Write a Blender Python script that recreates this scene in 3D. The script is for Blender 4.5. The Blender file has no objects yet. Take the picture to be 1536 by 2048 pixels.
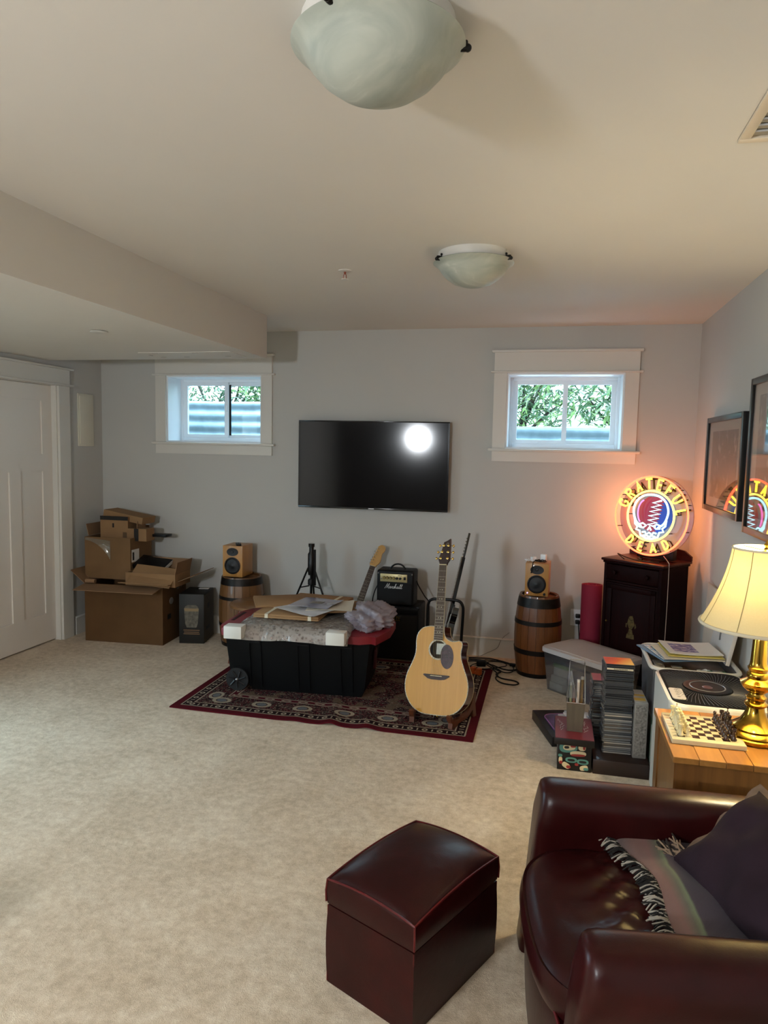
import bpy, bmesh, math, random
from mathutils import Matrix, Vector
random.seed(7)
S = bpy.context.scene
COL = S.collection
R = math.radians
pi = math.pi

# ------------------------------------------------------------------ camera
def make_camera():
    yaw, pitch, roll = R(13.26), R(-5.25), R(1.165)
    fwd = Vector((-math.sin(yaw), math.cos(yaw), 0)); right = Vector((math.cos(yaw), math.sin(yaw), 0)); up = Vector((0, 0, 1))
    f2 = fwd*math.cos(pitch) + up*math.sin(pitch); u2 = -fwd*math.sin(pitch) + up*math.cos(pitch)
    r3 = right*math.cos(roll) + u2*math.sin(roll); u3 = -right*math.sin(roll) + u2*math.cos(roll)
    cd = bpy.data.cameras.new('camera'); co = bpy.data.objects.new('camera', cd); COL.objects.link(co)
    cd.sensor_fit = 'VERTICAL'; cd.sensor_height = 36.0; cd.lens = 1419.0/2048.0*36.0
    cd.clip_start = 0.02; cd.clip_end = 200
    m = Matrix.Identity(4)
    for i in range(3):
        m[i][0] = r3[i]; m[i][1] = u3[i]; m[i][2] = -f2[i]
    m[0][3], m[1][3], m[2][3] = 0, 0, 1.60
    co.matrix_world = m
    S.camera = co
make_camera()

# ------------------------------------------------------------------ light and exposure
S.view_settings.view_transform = 'Standard'
S.view_settings.look = 'None'
S.view_settings.gamma = 1.0
S.view_settings.use_curve_mapping = False
S.view_settings.exposure = 0.71
S.cycles.max_bounces = 10
S.cycles.diffuse_bounces = 5
S.cycles.transparent_max_bounces = 24
S.cycles.sample_clamp_indirect = 6.0
S.cycles.caustics_reflective = False
S.cycles.caustics_refractive = False

W = bpy.data.worlds.new('sky'); S.world = W; W.use_nodes = True
bg = W.node_tree.nodes['Background']
bg.inputs[0].default_value = (0.58, 0.82, 1.0, 1); bg.inputs[1].default_value = 9.5

def point_light(name, loc, power, col, radius, parent=None):
    d = bpy.data.lights.new(name, 'POINT'); d.energy = power; d.color = col; d.shadow_soft_size = radius
    o = bpy.data.objects.new(name, d); COL.objects.link(o); o.location = loc
    if parent: o.parent = parent
    return o
# daylight also falls through the glazed door in the left wall (beside the camera, outside the frame)
LAMP_W, FLOOR_LAMP_E = 17.0, 162.0

# ------------------------------------------------------------------ mesh helpers
def T(x=0, y=0, z=0, rx=0, ry=0, rz=0):
    return Matrix.Translation((x, y, z)) @ Matrix.Rotation(rz, 4, 'Z') @ Matrix.Rotation(ry, 4, 'Y') @ Matrix.Rotation(rx, 4, 'X')
I4 = Matrix.Identity(4)
def BM(): return bmesh.new()
def box(bm, c, s, M=I4, bev=0, seg=2):
    m = M @ Matrix.Translation(c) @ Matrix.Diagonal((s[0], s[1], s[2], 1))
    r = bmesh.ops.create_cube(bm, size=1.0, matrix=m)
    if bev > 0:
        es = list({e for v in r['verts'] for e in v.link_edges})
        bmesh.ops.bevel(bm, geom=es, offset=bev, segments=seg, profile=0.5, affect='EDGES', clamp_overlap=True)
    return bm
def bx(bm, x0, x1, y0, y1, z0, z1, M=I4, bev=0, seg=2):
    return box(bm, ((x0+x1)/2, (y0+y1)/2, (z0+z1)/2), (abs(x1-x0), abs(y1-y0), abs(z1-z0)), M, bev, seg)
def hexa(bm, bot, top, M=I4):
    """box from 4 bottom and 4 top corners (counter-clockwise from above)"""
    v = [bm.verts.new(M @ Vector(p)) for p in bot] + [bm.verts.new(M @ Vector(p)) for p in top]
    for f in ((3, 2, 1, 0), (4, 5, 6, 7), (0, 1, 5, 4), (1, 2, 6, 5), (2, 3, 7, 6), (3, 0, 4, 7)):
        bm.faces.new([v[i] for i in f])
    return bm
def lathe(bm, prof, n=24, M=I4, close_bottom=True, close_top=True, sx=1.0, sy=1.0, a0=0.0):
    rings = []
    for r, z in prof:
        if r < 1e-6:
            rings.append([bm.verts.new(M @ Vector((0, 0, z)))])
        else:
            rings.append([bm.verts.new(M @ Vector((sx*r*math.cos(a0+2*pi*i/n), sy*r*math.sin(a0+2*pi*i/n), z))) for i in range(n)])
    for a, b in zip(rings[:-1], rings[1:]):
        for i in range(n):
            j = (i+1) % n
            if len(a) == 1 and len(b) == 1: continue
            if len(a) == 1: bm.faces.new((a[0], b[j], b[i]))
            elif len(b) == 1: bm.faces.new((a[i], a[j], b[0]))
            else: bm.faces.new((a[i], a[j], b[j], b[i]))
    if close_bottom and len(rings[0]) > 2: bm.faces.new(list(reversed(rings[0])))
    if close_top and len(rings[-1]) > 2: bm.faces.new(rings[-1])
    return bm
def tube(bm, pts, r, n=8, closed=False, M=I4, cap=True, flat=1.0):
    P = [Vector(p) for p in pts]; k = len(P)
    if k < 2: return bm
    rr = r if isinstance(r, (list, tuple)) else [r]*k
    tang = []
    for i in range(k):
        if closed: t = P[(i+1) % k] - P[i-1]
        else: t = P[min(i+1, k-1)] - P[max(i-1, 0)]
        if t.length < 1e-9: t = Vector((0, 0, 1))
        tang.append(t.normalized())
    u = tang[0].orthogonal().normalized()
    rings = []
    for i in range(k):
        t = tang[i]; u = (u - t*u.dot(t))
        if u.length < 1e-6: u = t.orthogonal()
        u.normalize(); w = t.cross(u)
        rings.append([bm.verts.new(M @ (P[i] + rr[i]*(math.cos(2*pi*j/n)*u + flat*math.sin(2*pi*j/n)*w))) for j in range(n)])
    rng = range(k) if closed else range(k-1)
    for i in rng:
        a, b = rings[i], rings[(i+1) % k]
        for j in range(n):
            bm.faces.new((a[j], a[(j+1) % n], b[(j+1) % n], b[j]))
    if cap and not closed:
        bm.faces.new(list(reversed(rings[0]))); bm.faces.new(rings[-1])
    return bm
def cyl(bm, p0, p1, r0, r1=None, n=16, M=I4):
    return tube(bm, [p0, p1], [r0, r0 if r1 is None else r1], n, M=M)
def prism(bm, pts, z0, z1, M=I4):
    a = [bm.verts.new(M @ Vector((p[0], p[1], z0))) for p in pts]
    b = [bm.verts.new(M @ Vector((p[0], p[1], z1))) for p in pts]
    bm.faces.new(list(reversed(a))); bm.faces.new(b)
    k = len(pts)
    for i in range(k): bm.faces.new((a[i], a[(i+1) % k], b[(i+1) % k], b[i]))
    return bm
def slab(bm, fn, nu, nv, th, M=I4):
    """thin curved sheet with thickness: fn(u,v)->Vector, u,v in 0..1"""
    top = [[Vector(fn(i/nu, j/nv)) for j in range(nv+1)] for i in range(nu+1)]
    def nrm(i, j):
        a = top[min(i+1, nu)][j]-top[max(i-1, 0)][j]; b = top[i][min(j+1, nv)]-top[i][max(j-1, 0)]
        c = a.cross(b); return c.normalized() if c.length > 1e-12 else Vector((0, 0, 1))
    vt = [[bm.verts.new(M @ top[i][j]) for j in range(nv+1)] for i in range(nu+1)]
    vb = [[bm.verts.new(M @ (top[i][j]-nrm(i, j)*th)) for j in range(nv+1)] for i in range(nu+1)]
    for i in range(nu):
        for j in range(nv):
            bm.faces.new((vt[i][j], vt[i+1][j], vt[i+1][j+1], vt[i][j+1]))
            bm.faces.new((vb[i][j+1], vb[i+1][j+1], vb[i+1][j], vb[i][j]))
    for i in range(nu):
        bm.faces.new((vt[i+1][0], vt[i][0], vb[i][0], vb[i+1][0]))
        bm.faces.new((vt[i][nv], vt[i+1][nv], vb[i+1][nv], vb[i][nv]))
    for j in range(nv):
        bm.faces.new((vt[0][j], vt[0][j+1], vb[0][j+1], vb[0][j]))
        bm.faces.new((vt[nu][j+1], vt[nu][j], vb[nu][j], vb[nu][j+1]))
    return bm
def ball(bm, c, r, M=I4, n=12, sx=1, sy=1, sz=1):
    m = M @ Matrix.Translation(c) @ Matrix.Diagonal((r*sx, r*sy, r*sz, 1))
    bmesh.ops.create_uvsphere(bm, u_segments=n, v_segments=max(6, n//2+2), radius=1.0, matrix=m)
    return bm
def disc(bm, c, r, h, M=I4, n=24):
    return lathe(bm, [(r, c[2]), (r, c[2]+h)], n, M @ Matrix.Translation((c[0], c[1], 0)))
def rrect(w, h, r, n=5, cx=0, cy=0):
    out = []
    for (sx, sy, a) in ((1, -1, -90), (1, 1, 0), (-1, 1, 90), (-1, -1, 180)):
        for k in range(n+1):
            t = R(a+90*k/n); out.append((cx+sx*(w/2-r)+r*math.cos(t), cy+sy*(h/2-r)+r*math.sin(t)))
    return out
def spline(pts, n=8, closed=False):
    """Catmull-Rom through the points"""
    P = [Vector(p) for p in pts]; k = len(P); out = []
    rng = k if closed else k-1
    for i in range(rng):
        if closed: p0, p1, p2, p3 = P[i-1], P[i], P[(i+1) % k], P[(i+2) % k]
        else: p0, p1, p2, p3 = P[max(i-1, 0)], P[i], P[i+1], P[min(i+2, k-1)]
        for j in range(n):
            t = j/n
            out.append(0.5*((2*p1)+(p2-p0)*t+(2*p0-5*p1+4*p2-p3)*t*t+(3*p1-p0-3*p2+p3)*t*t*t))
    if not closed: out.append(P[-1])
    return out
def tag(o, label=None, cat=None, group=None, kind=None):
    if label: o['label'] = label
    if cat: o['category'] = cat
    if group: o['group'] = group
    if kind: o['kind'] = kind
    return o
def mesh_of(name, bm, mats, smooth=40):
    bmesh.ops.recalc_face_normals(bm, faces=bm.faces[:])
    me = bpy.data.meshes.new(name); bm.to_mesh(me); bm.free()
    for m in (mats if isinstance(mats, (list, tuple)) else [mats]): me.materials.append(m)
    if smooth:
        me.polygons.foreach_set('use_smooth', [True]*len(me.polygons))
        me.set_sharp_from_angle(angle=R(smooth))
    return me
def obj(name, bm, mats, par=None, label=None, cat=None, group=None, kind=None, smooth=40, M=None):
    o = bpy.data.objects.new(name, mesh_of(name, bm, mats, smooth)); COL.objects.link(o)
    if par: o.parent = par
    if M is not None: o.matrix_local = M
    return tag(o, label, cat, group, kind)
def inst(name, me, par=None, M=None, **k):
    o = bpy.data.objects.new(name, me); COL.objects.link(o)
    if par: o.parent = par
    if M is not None: o.matrix_local = M
    return tag(o, **k)
def thing(name, label, cat, loc=(0, 0, 0), rz=0, group=None, kind=None, M=None):
    o = bpy.data.objects.new(name, None); COL.objects.link(o); o.empty_display_size = 0.1
    if M is not None: o.matrix_world = M
    else: o.location = loc; o.rotation_euler = (0, 0, rz)
    return tag(o, label, cat, group, kind)
def copy_tree(o, parent=None):
    c = o.copy(); COL.objects.link(c); c.parent = parent
    for ch in list(o.children): copy_tree(ch, c)
    return c

# ------------------------------------------------------------------ materials
def lin(c):
    if isinstance(c, str): c = [int(c[i:i+2], 16)/255 for i in (0, 2, 4)]
    return tuple(x/12.92 if x <= 0.04045 else ((x+0.055)/1.055)**2.4 for x in c[:3])
MC = {}
def nodes_of(name):
    m = bpy.data.materials.new(name); m.use_nodes = True
    nt = m.node_tree; b = nt.nodes['Principled BSDF']
    return m, nt, b
def N(nt, typ, **k):
    n = nt.nodes.new(typ)
    for a, v in k.items(): setattr(n, a, v)
    return n
def setin(nt, sock, v):
    if hasattr(v, 'links') or isinstance(v, bpy.types.NodeSocket): nt.links.new(v, sock)
    else: sock.default_value = v
def mth(nt, op, a, b=None, c=None, clamp=False):
    n = N(nt, 'ShaderNodeMath', operation=op); n.use_clamp = clamp
    setin(nt, n.inputs[0], a)
    if b is not None: setin(nt, n.inputs[1], b)
    if c is not None: setin(nt, n.inputs[2], c)
    return n.outputs[0]
def mixc(nt, f, a, b):
    n = N(nt, 'ShaderNodeMix', data_type='RGBA')
    setin(nt, n.inputs[0], f)
    for s, v in ((n.inputs[6], a), (n.inputs[7], b)):
        if isinstance(v, tuple): s.default_value = (v[0], v[1], v[2], 1)
        else: nt.links.new(v, s)
    return n.outputs[2]
def coords(nt, scale=(1, 1, 1), rot=(0, 0, 0)):
    tc = N(nt, 'ShaderNodeTexCoord'); mp = N(nt, 'ShaderNodeMapping')
    mp.inputs['Scale'].default_value = scale; mp.inputs['Rotation'].default_value = rot
    nt.links.new(tc.outputs['Object'], mp.inputs[0]); return mp.outputs[0]
def noise(nt, vec, scale, detail=3, rough=0.5, dist=0):
    n = N(nt, 'ShaderNodeTexNoise'); n.inputs['Scale'].default_value = scale; n.inputs['Detail'].default_value = detail
    n.inputs['Roughness'].default_value = rough; n.inputs['Distortion'].default_value = dist
    nt.links.new(vec, n.inputs['Vector']); return n.outputs['Fac']
def ramp(nt, fac, stops):
    n = N(nt, 'ShaderNodeValToRGB'); e = n.color_ramp.elements
    while len(e) < len(stops): e.new(0.5)
    for k, (p, c) in enumerate(stops):
        e[k].position = p; cc = lin(c); e[k].color = (*cc, 1)
    setin(nt, n.inputs[0], fac); return n.outputs[0]
def bumped(nt, b, h, strength, dist=0.002):
    n = N(nt, 'ShaderNodeBump'); n.inputs['Strength'].default_value = strength; n.inputs['Distance'].default_value = dist
    nt.links.new(h, n.inputs['Height']); nt.links.new(n.outputs[0], b.inputs['Normal'])
def mat(name, col, rough=0.5, metal=0.0, namt=0.08, nscale=6.0, bump=0.0, bscale=60.0, spec=0.5, coat=0.0, trans=0.0,
        sss=0.0, emit=None, estr=0.0, alpha=1.0, ior=1.45, stretch=(1, 1, 1), bdist=0.002, sheen=0.0):
    if name in MC: return MC[name]
    m, nt, b = nodes_of(name); c = lin(col)
    v = coords(nt, stretch)
    if namt > 0:
        f = noise(nt, v, nscale, 4)
        lo = tuple(x*(1-namt) for x in c); hi = tuple(min(1, x*(1+namt)) for x in c)
        r = N(nt, 'ShaderNodeMapRange'); r.inputs[1].default_value = 0.3; r.inputs[2].default_value = 0.7
        nt.links.new(f, r.inputs[0])
        nt.links.new(mixc(nt, r.outputs[0], lo, hi), b.inputs['Base Color'])
    else: b.inputs['Base Color'].default_value = (*c, 1)
    b.inputs['Roughness'].default_value = rough; b.inputs['Metallic'].default_value = metal
    b.inputs['Specular IOR Level'].default_value = spec; b.inputs['Coat Weight'].default_value = coat
    b.inputs['Coat Roughness'].default_value = 0.05
    b.inputs['Transmission Weight'].default_value = trans; b.inputs['IOR'].default_value = ior
    b.inputs['Alpha'].default_value = alpha
    if sheen: b.inputs['Sheen Weight'].default_value = sheen
    if sss: b.inputs['Subsurface Weight'].default_value = sss; b.inputs['Subsurface Radius'].default_value = (0.01, 0.008, 0.006)
    if emit: b.inputs['Emission Color'].default_value = (*lin(emit), 1); b.inputs['Emission Strength'].default_value = estr
    if bump > 0: bumped(nt, b, noise(nt, v, bscale, 4, 0.6), bump, bdist)
    MC[name] = m; return m
def wood(name, c1, c2, axis='Z', scale=9.0, rough=0.45, coat=0.0, bump=0.05, stretch=12.0, spec=0.5):
    if name in MC: return MC[name]
    m, nt, b = nodes_of(name)
    st = {'X': (1/stretch, 1, 1), 'Y': (1, 1/stretch, 1), 'Z': (1, 1, 1/stretch)}[axis]
    v = coords(nt, st)
    f = noise(nt, v, scale*6, 5, 0.6, 0.6); g = noise(nt, v, scale, 2, 0.5)
    h = mth(nt, 'ADD', mth(nt, 'MULTIPLY', f, 0.55), mth(nt, 'MULTIPLY', g, 0.45))
    nt.links.new(ramp(nt, h, [(0.32, c2), (0.66, c1)]), b.inputs['Base Color'])
    b.inputs['Roughness'].default_value = rough; b.inputs['Coat Weight'].default_value = coat; b.inputs['Specular IOR Level'].default_value = spec
    b.inputs['Coat Roughness'].default_value = 0.08
    if bump: bumped(nt, b, f, bump, 0.002)
    MC[name] = m; return m
def glass_mat(name, tint=(0.9, 0.95, 0.95), refl=0.10, rough=0.02, milk=0.0, milkcol=(0.8, 0.8, 0.8), fres=0.9):
    """thin clear sheet: see-through with a Fresnel reflection and an optional milky share"""
    if name in MC: return MC[name]
    m = bpy.data.materials.new(name); m.use_nodes = True; nt = m.node_tree; nt.nodes.clear()
    out = N(nt, 'ShaderNodeOutputMaterial'); tr = N(nt, 'ShaderNodeBsdfTransparent'); gl = N(nt, 'ShaderNodeBsdfGlossy')
    tr.inputs[0].default_value = (*tint, 1); gl.inputs['Roughness'].default_value = rough
    fr = N(nt, 'ShaderNodeFresnel'); fr.inputs[0].default_value = 1.45
    mx = N(nt, 'ShaderNodeMixShader')
    nt.links.new(mth(nt, 'ADD', mth(nt, 'MULTIPLY', fr.outputs[0], fres), refl-0.04, clamp=True), mx.inputs[0])
    nt.links.new(tr.outputs[0], mx.inputs[1]); nt.links.new(gl.outputs[0], mx.inputs[2])
    last = mx.outputs[0]
    if milk > 0:
        df = N(nt, 'ShaderNodeBsdfDiffuse'); df.inputs[0].default_value = (*lin(milkcol), 1)
        tl = N(nt, 'ShaderNodeBsdfTranslucent'); tl.inputs[0].default_value = (*lin(milkcol), 1)
        ad = N(nt, 'ShaderNodeMixShader'); ad.inputs[0].default_value = 0.4
        nt.links.new(df.outputs[0], ad.inputs[1]); nt.links.new(tl.outputs[0], ad.inputs[2])
        m2 = N(nt, 'ShaderNodeMixShader'); m2.inputs[0].default_value = milk
        nt.links.new(last, m2.inputs[1]); nt.links.new(ad.outputs[0], m2.inputs[2]); last = m2.outputs[0]
    nt.links.new(last, out.inputs[0]); MC[name] = m; return m
def glow(name, col, strength):
    if name in MC: return MC[name]
    m, nt, b = nodes_of(name); b.inputs['Base Color'].default_value = (0.02, 0.02, 0.02, 1)
    b.inputs['Emission Color'].default_value = (*lin(col), 1); b.inputs['Emission Strength'].default_value = strength
    MC[name] = m; return m
M_WALL = mat('painted_wall', 'bbbab6', 0.75, namt=0.015, nscale=2, bump=0.04, bscale=180)
M_CEIL = mat('painted_ceiling', 'dad6cf', 0.8, namt=0.012, nscale=2, bump=0.05, bscale=160)
M_TRIM = mat('white_trim', 'd2cfc8', 0.45, namt=0.01, nscale=3)
M_DOOR = mat('white_door', 'ded7ce', 0.42, namt=0.01, nscale=3)
M_VINYL = mat('white_vinyl', 'e6ebef', 0.35, namt=0.01)
M_BLACK = mat('black_plastic', '09090a', 0.45, namt=0.05, spec=.3)
M_BLACKM = mat('black_metal', '0a0a0b', 0.32, 0.3, namt=0.05)
M_PANE = glass_mat('window_pane', (0.93, 0.97, 0.97), 0.04, fres=.45)
def carpet():
    m, nt, b = nodes_of('beige_carpet'); v = coords(nt)
    f = noise(nt, v, 300, 3, 0.7); g = noise(nt, v, 24, 5, 0.72); h = noise(nt, v, 3.2, 3)
    k = mth(nt, 'ADD', mth(nt, 'MULTIPLY', f, 0.26), mth(nt, 'ADD', mth(nt, 'MULTIPLY', g, 0.50), mth(nt, 'MULTIPLY', h, 0.24)))
    nt.links.new(ramp(nt, k, [(0.37, 'b09c82'), (0.50, 'cebaa0'), (0.62, 'e2d2ba')]), b.inputs['Base Color'])
    b.inputs['Roughness'].default_value = 0.95; b.inputs['Specular IOR Level'].default_value = 0.1
    b.inputs['Sheen Weight'].default_value = 0.15
    bumped(nt, b, mth(nt, 'ADD', mth(nt, 'MULTIPLY', f, 0.5), g), 0.7, 0.008)
    return m

# ------------------------------------------------------------------ room shell
XL, XR, YB, YF, ZC = -3.79, 0.978, 5.426, -3.3, 2.50
obj('floor', bx(BM(), XL-.1, XR+.1, YF, YB+.1, -.1, 0), carpet(), kind='structure', label='beige cut-pile carpet covering the whole floor')
obj('ceiling', bx(BM(), XL-.1, XR+.1, YF, YB+.3, ZC, ZC+.1), M_CEIL, kind='structure', label='plain off-white painted ceiling')
obj('ceiling_soffit', bx(BM(), XL-.02, -1.995, YF+.05, 4.76, 2.206, ZC+.02), M_CEIL, kind='structure', label='boxed-in lower ceiling along the left side')
WT = 0.34
WL = (-3.170, -2.316, 1.605, 2.155)
WR = (-0.355, 0.483, 1.605, 2.165)
bm = BM(); y0, y1 = YB, YB+WT
bx(bm, XL-.2, WL[0], y0, y1, -.1, ZC+.05); bx(bm, WL[1], WR[0], y0, y1, -.1, ZC+.05); bx(bm, WR[1], XR+.2, y0, y1, -.1, ZC+.05)
for w in (WL, WR):
    bx(bm, w[0], w[1], y0, y1, -.1, w[2]); bx(bm, w[0], w[1], y0, y1, w[3], ZC+.05)
obj('wall_back', bm, M_WALL, kind='structure', smooth=0, label='grey painted back wall with two small windows')
obj('wall_right', bx(BM(), XR, XR+.15, YF, YB+.1, -.1, ZC+.05), M_WALL, kind='structure', label='grey painted right wall with two framed pictures')
obj('wall_front', bx(BM(), XL-.2, XR+.2, YF-.15, YF, -.1, ZC+.05), mat('darkened_wall', '3d362f', .6), kind='structure', label='unseen wall behind the viewer, coloured dark to dim reflections')  # wall colour darkened to dim the screen reflection and bounce light
bm = BM()
DY0, DY1 = 4.03, 4.86
GY0, GY1 = 2.30, 3.15
bx(bm, XL-.15, XL, YF, GY0, -.1, ZC+.05); bx(bm, XL-.15, XL, GY1, DY0, -.1, ZC+.05); bx(bm, XL-.15, XL, DY1, YB+.1, -.1, ZC+.05)
bx(bm, XL-.15, XL, GY0, GY1, 2.05, ZC+.05); bx(bm, XL-.15, XL, DY0, DY1, 2.03, ZC+.05)
obj('wall_left', bm, M_WALL, kind='structure', smooth=0, label='grey painted left wall with a white door')
# glazed door in the left wall, beside the camera
d = thing('door_2', 'white glazed door in the left wall, out of view', None, (XL, 0, 0), kind='structure')
bm = BM()
for a, b_ in ((GY0, GY0+.10), (GY1-.10, GY1)): bx(bm, -.06, -.02, a, b_, 0, 2.05)
bx(bm, -.06, -.02, GY0, GY1, 0, .12); bx(bm, -.06, -.02, GY0, GY1, 1.97, 2.05)
obj('door_frame', bm, M_TRIM, d)
obj('pane', bx(BM(), -.045, -.040, GY0+.10, GY1-.10, .12, 1.97), M_PANE, d)
obj('ground_block', bx(BM(), -16, XL-.16, -10, 16, -.25, -.12), mat('ground_block_grey', '5a5a56', .9, namt=.1), kind='structure', label='unseen ground slab added outside the left wall to block light from below')  # unseen slab added to block sky light from below the horizon
# baseboards
def baseboard(name, x0, x1, y0, y1, face, label):
    t = thing(name, label, None, (0, 0, 0), kind='structure')
    obj('board', bx(BM(), x0, x1, y0, y1, 0, .138), M_TRIM, t)
    e = .006
    obj('cap', bx(BM(), x0-(e if face == '-x' else 0), x1+(e if face == '+x' else 0), y0-(e if face == '-y' else 0), y1, .138, .150, bev=.003), M_TRIM, t)
baseboard('baseboard_back', XL, XR, YB-.016, YB+.005, '-y', 'white baseboard along the back wall')
baseboard('baseboard_right', XR-.016, XR+.005, YF, YB, '-x', 'white baseboard along the right wall')
baseboard('baseboard_left', XL-.005, XL+.016, 5.02, YB, '+x', 'white baseboard between the door and the corner')

# ------------------------------------------------------------------ windows
def window(name, w, cap_l, cap_r, label, dark_gap):
    x0, x1, z0, z1 = w
    t = thing(name, label, None, ((x0+x1)/2, YB, z0), kind='structure')
    X0, X1, H = x0-(x0+x1)/2, x1-(x0+x1)/2, z1-z0
    cw = .095
    for s in (-1, 1):
        a = X0-cw if s < 0 else X1
        obj('side_casing', bx(BM(), a, a+cw, -.018, .001, .0, H+.0), M_TRIM, t)
    obj('head_casing', bx(BM(), X0-cw, X1+cw, -.022, .001, H+.014, H+.15), M_TRIM, t)
    obj('head_ledge', bx(BM(), X0-cw-.025, X1+cw+.025, -.034, .001, H, H+.014, bev=.004), M_TRIM, t)
    obj('head_cap', bx(BM(), X0-cw-.02, X1+cw+.02, -.036, .001, H+.15, H+.168, bev=.004), M_TRIM, t)
    obj('stool', bx(BM(), X0-cw-.028, X1+cw+.028, -.045, .001, -.02, 0, bev=.006), M_TRIM, t)
    obj('apron', bx(BM(), X0-cw, X1+cw, -.018, .001, -.095, -.02), M_TRIM, t)
    bm = BM(); e = .012; yb = .215
    bx(bm, X0, X0+e, 0, yb, 0, H); bx(bm, X1-e, X1, 0, yb, 0, H); bx(bm, X0+e, X1-e, 0, yb, H-e, H); bx(bm, X0+e, X1-e, 0, yb, 0, e)
    obj('jamb_lining', bm, M_VINYL, t)
    # vinyl slider
    fw = .035; ya, yc = .215, .275
    a0, a1, b0, b1 = X0, X1, .0, H
    bm = BM()
    bx(bm, a0, a0+fw, ya, yc, b0, b1, bev=.004); bx(bm, a1-fw, a1, ya, yc, b0, b1, bev=.004)
    bx(bm, a0+fw, a1-fw, ya, yc, b1-fw, b1, bev=.004); bx(bm, a0+fw, a1-fw, ya, yc, b0, b0+fw+.01, bev=.004)
    obj('window_frame', bm, M_VINYL, t)
    mid = (a0+a1)/2+.01; sw = .036
    for k, (p, q, yy) in enumerate(((a0+fw, mid+sw/2, .232), (mid-sw/2, a1-fw, .258))):
        bm = BM(); c0, c1 = b0+fw+.01, b1-fw
        bx(bm, p, p+sw, yy-.012, yy+.012, c0, c1); bx(bm, q-sw, q, yy-.012, yy+.012, c0, c1)
        bx(bm, p+sw, q-sw, yy-.012, yy+.012, c0, c0+.026); bx(bm, p+sw, q-sw, yy-.012, yy+.012, c1-.03, c1)
        s = obj('sash', bm, M_VINYL, t)
        obj('pane', bx(BM(), p+sw, q-sw, yy-.002, yy+.002, c0+.026, c1-.03), M_PANE, s)
    if dark_gap:
        obj('weather_seal', bx(BM(), mid+sw/2, mid+sw/2+.016, .236, .244, b0+fw+.03, b1-fw-.02), M_BLACK, t, label='black rubber seal beside the meeting rail')
    obj('latch', bx(BM(), mid-.008, mid+.008, .205, .222, H*.48, H*.58, bev=.003), M_VINYL, t)
    return t
window('window_1', WL, 0, 0, 'small white slider window half hidden by the lower ceiling', True)
window('window_2', WR, 0, 0, 'small white slider window above the neon sign', False)

# ------------------------------------------------------------------ white door in the left wall
t = thing('door_1', 'white three-panel door in the left wall', None, (XL, 0, 0), kind='structure')
DF = -.045   # door face behind wall face
st = .115
zr = [0.012, .24, 1.36, 1.49, 1.90, 2.02]
for (a, b_) in ((DY0+.005, DY0+.005+st), (DY1-.005-st, DY1-.005)):
    obj('stile', bx(BM(), DF-.035, DF, a, b_, .012, 2.02), M_DOOR, t)
ya, yb = DY0+.005+st, DY1-.005-st
for (a, b_) in ((zr[0], zr[1]), (zr[2], zr[3]), (zr[4], zr[5])):
    obj('rail', bx(BM(), DF-.035, DF, ya, yb, a, b_), M_DOOR, t)
ym = (ya+yb)/2
obj('mullion', bx(BM(), DF-.035, DF, ym-.055, ym+.055, zr[1], zr[2]), M_DOOR, t)
for (p, q, a, b_) in ((ya, ym-.055, zr[1], zr[2]), (ym+.055, yb, zr[1], zr[2]), (ya, yb, zr[3], zr[4])):
    bm = BM(); bx(bm, DF-.03, DF-.011, p, q, a, b_)
    obj('panel', bm, M_DOOR, t)
bm = BM(); bx(bm, -.13, .0, DY1-.012, DY1, 0, 2.03); bx(bm, -.13, .0, DY0, DY0+.012, 0, 2.03); bx(bm, -.13, 0, DY0+.012, DY1-.012, 2.022, 2.034)
obj('jamb', bm, M_TRIM, t)
obj('door_light_block', bx(BM(), -.148, -.135, DY0, DY1, -.02, 2.04), mat('light_block_dark', '1a1816', .9), t)  # unseen backing added to stop light leaking in under the door
obj('side_casing', bx(BM(), -.001, .020, DY1, DY1+.125, 0, 2.025), M_TRIM, t)
obj('side_casing', bx(BM(), -.001, .020, DY0-.125, DY0, 0, 2.025), M_TRIM, t)
obj('head_casing', bx(BM(), -.001, .024, DY0-.125, DY1+.125, 2.04, 2.152), M_TRIM, t)
obj('head_ledge', bx(BM(), -.001, .040, DY0-.155, DY1+.155, 2.024, 2.04, bev=.004), M_TRIM, t)
obj('head_cap', bx(BM(), -.001, .044, DY0-.155, DY1+.155, 2.152, 2.168, bev=.004), M_TRIM, t)
# ------------------------------------------------------------------ outside the windows
M_STEEL = mat('galvanised_steel', '8496a2', 0.4, 0.35, namt=0.15, nscale=12)
M_SOIL = mat('bark_soil', '8a8178', 0.95, namt=0.35, nscale=20, bump=0.6, bscale=40, bdist=.02)
def leafmat(n, c1, c2):
    m, nt, b = nodes_of(n); v = coords(nt); f = noise(nt, v, 5.0, 2)
    nt.links.new(ramp(nt, f, [(0.35, c1), (0.65, c2)]), b.inputs['Base Color']); b.inputs['Roughness'].default_value = .25
    tl = N(nt, 'ShaderNodeBsdfTranslucent'); tl.inputs[0].default_value = (*lin(c2), 1)
    mx = N(nt, 'ShaderNodeMixShader'); mx.inputs[0].default_value = .35
    o = nt.nodes['Material Output']; nt.links.new(b.outputs[0], mx.inputs[1]); nt.links.new(tl.outputs[0], mx.inputs[2]); nt.links.new(mx.outputs[0], o.inputs[0])
    return m
M_LEAF1 = leafmat('leaf_dark', '26382a', '566f50'); M_LEAF2 = leafmat('leaf_bright', '4a6a3c', '8aa468'); M_BRANCH = mat('bark', '2e2822', .9, namt=.3, nscale=30)
obj('ground_outside', bx(BM(), -7, 4, 6.9, 12, 1.69, 1.74), M_SOIL, kind='structure', label='brown bark soil outside the windows')
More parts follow.
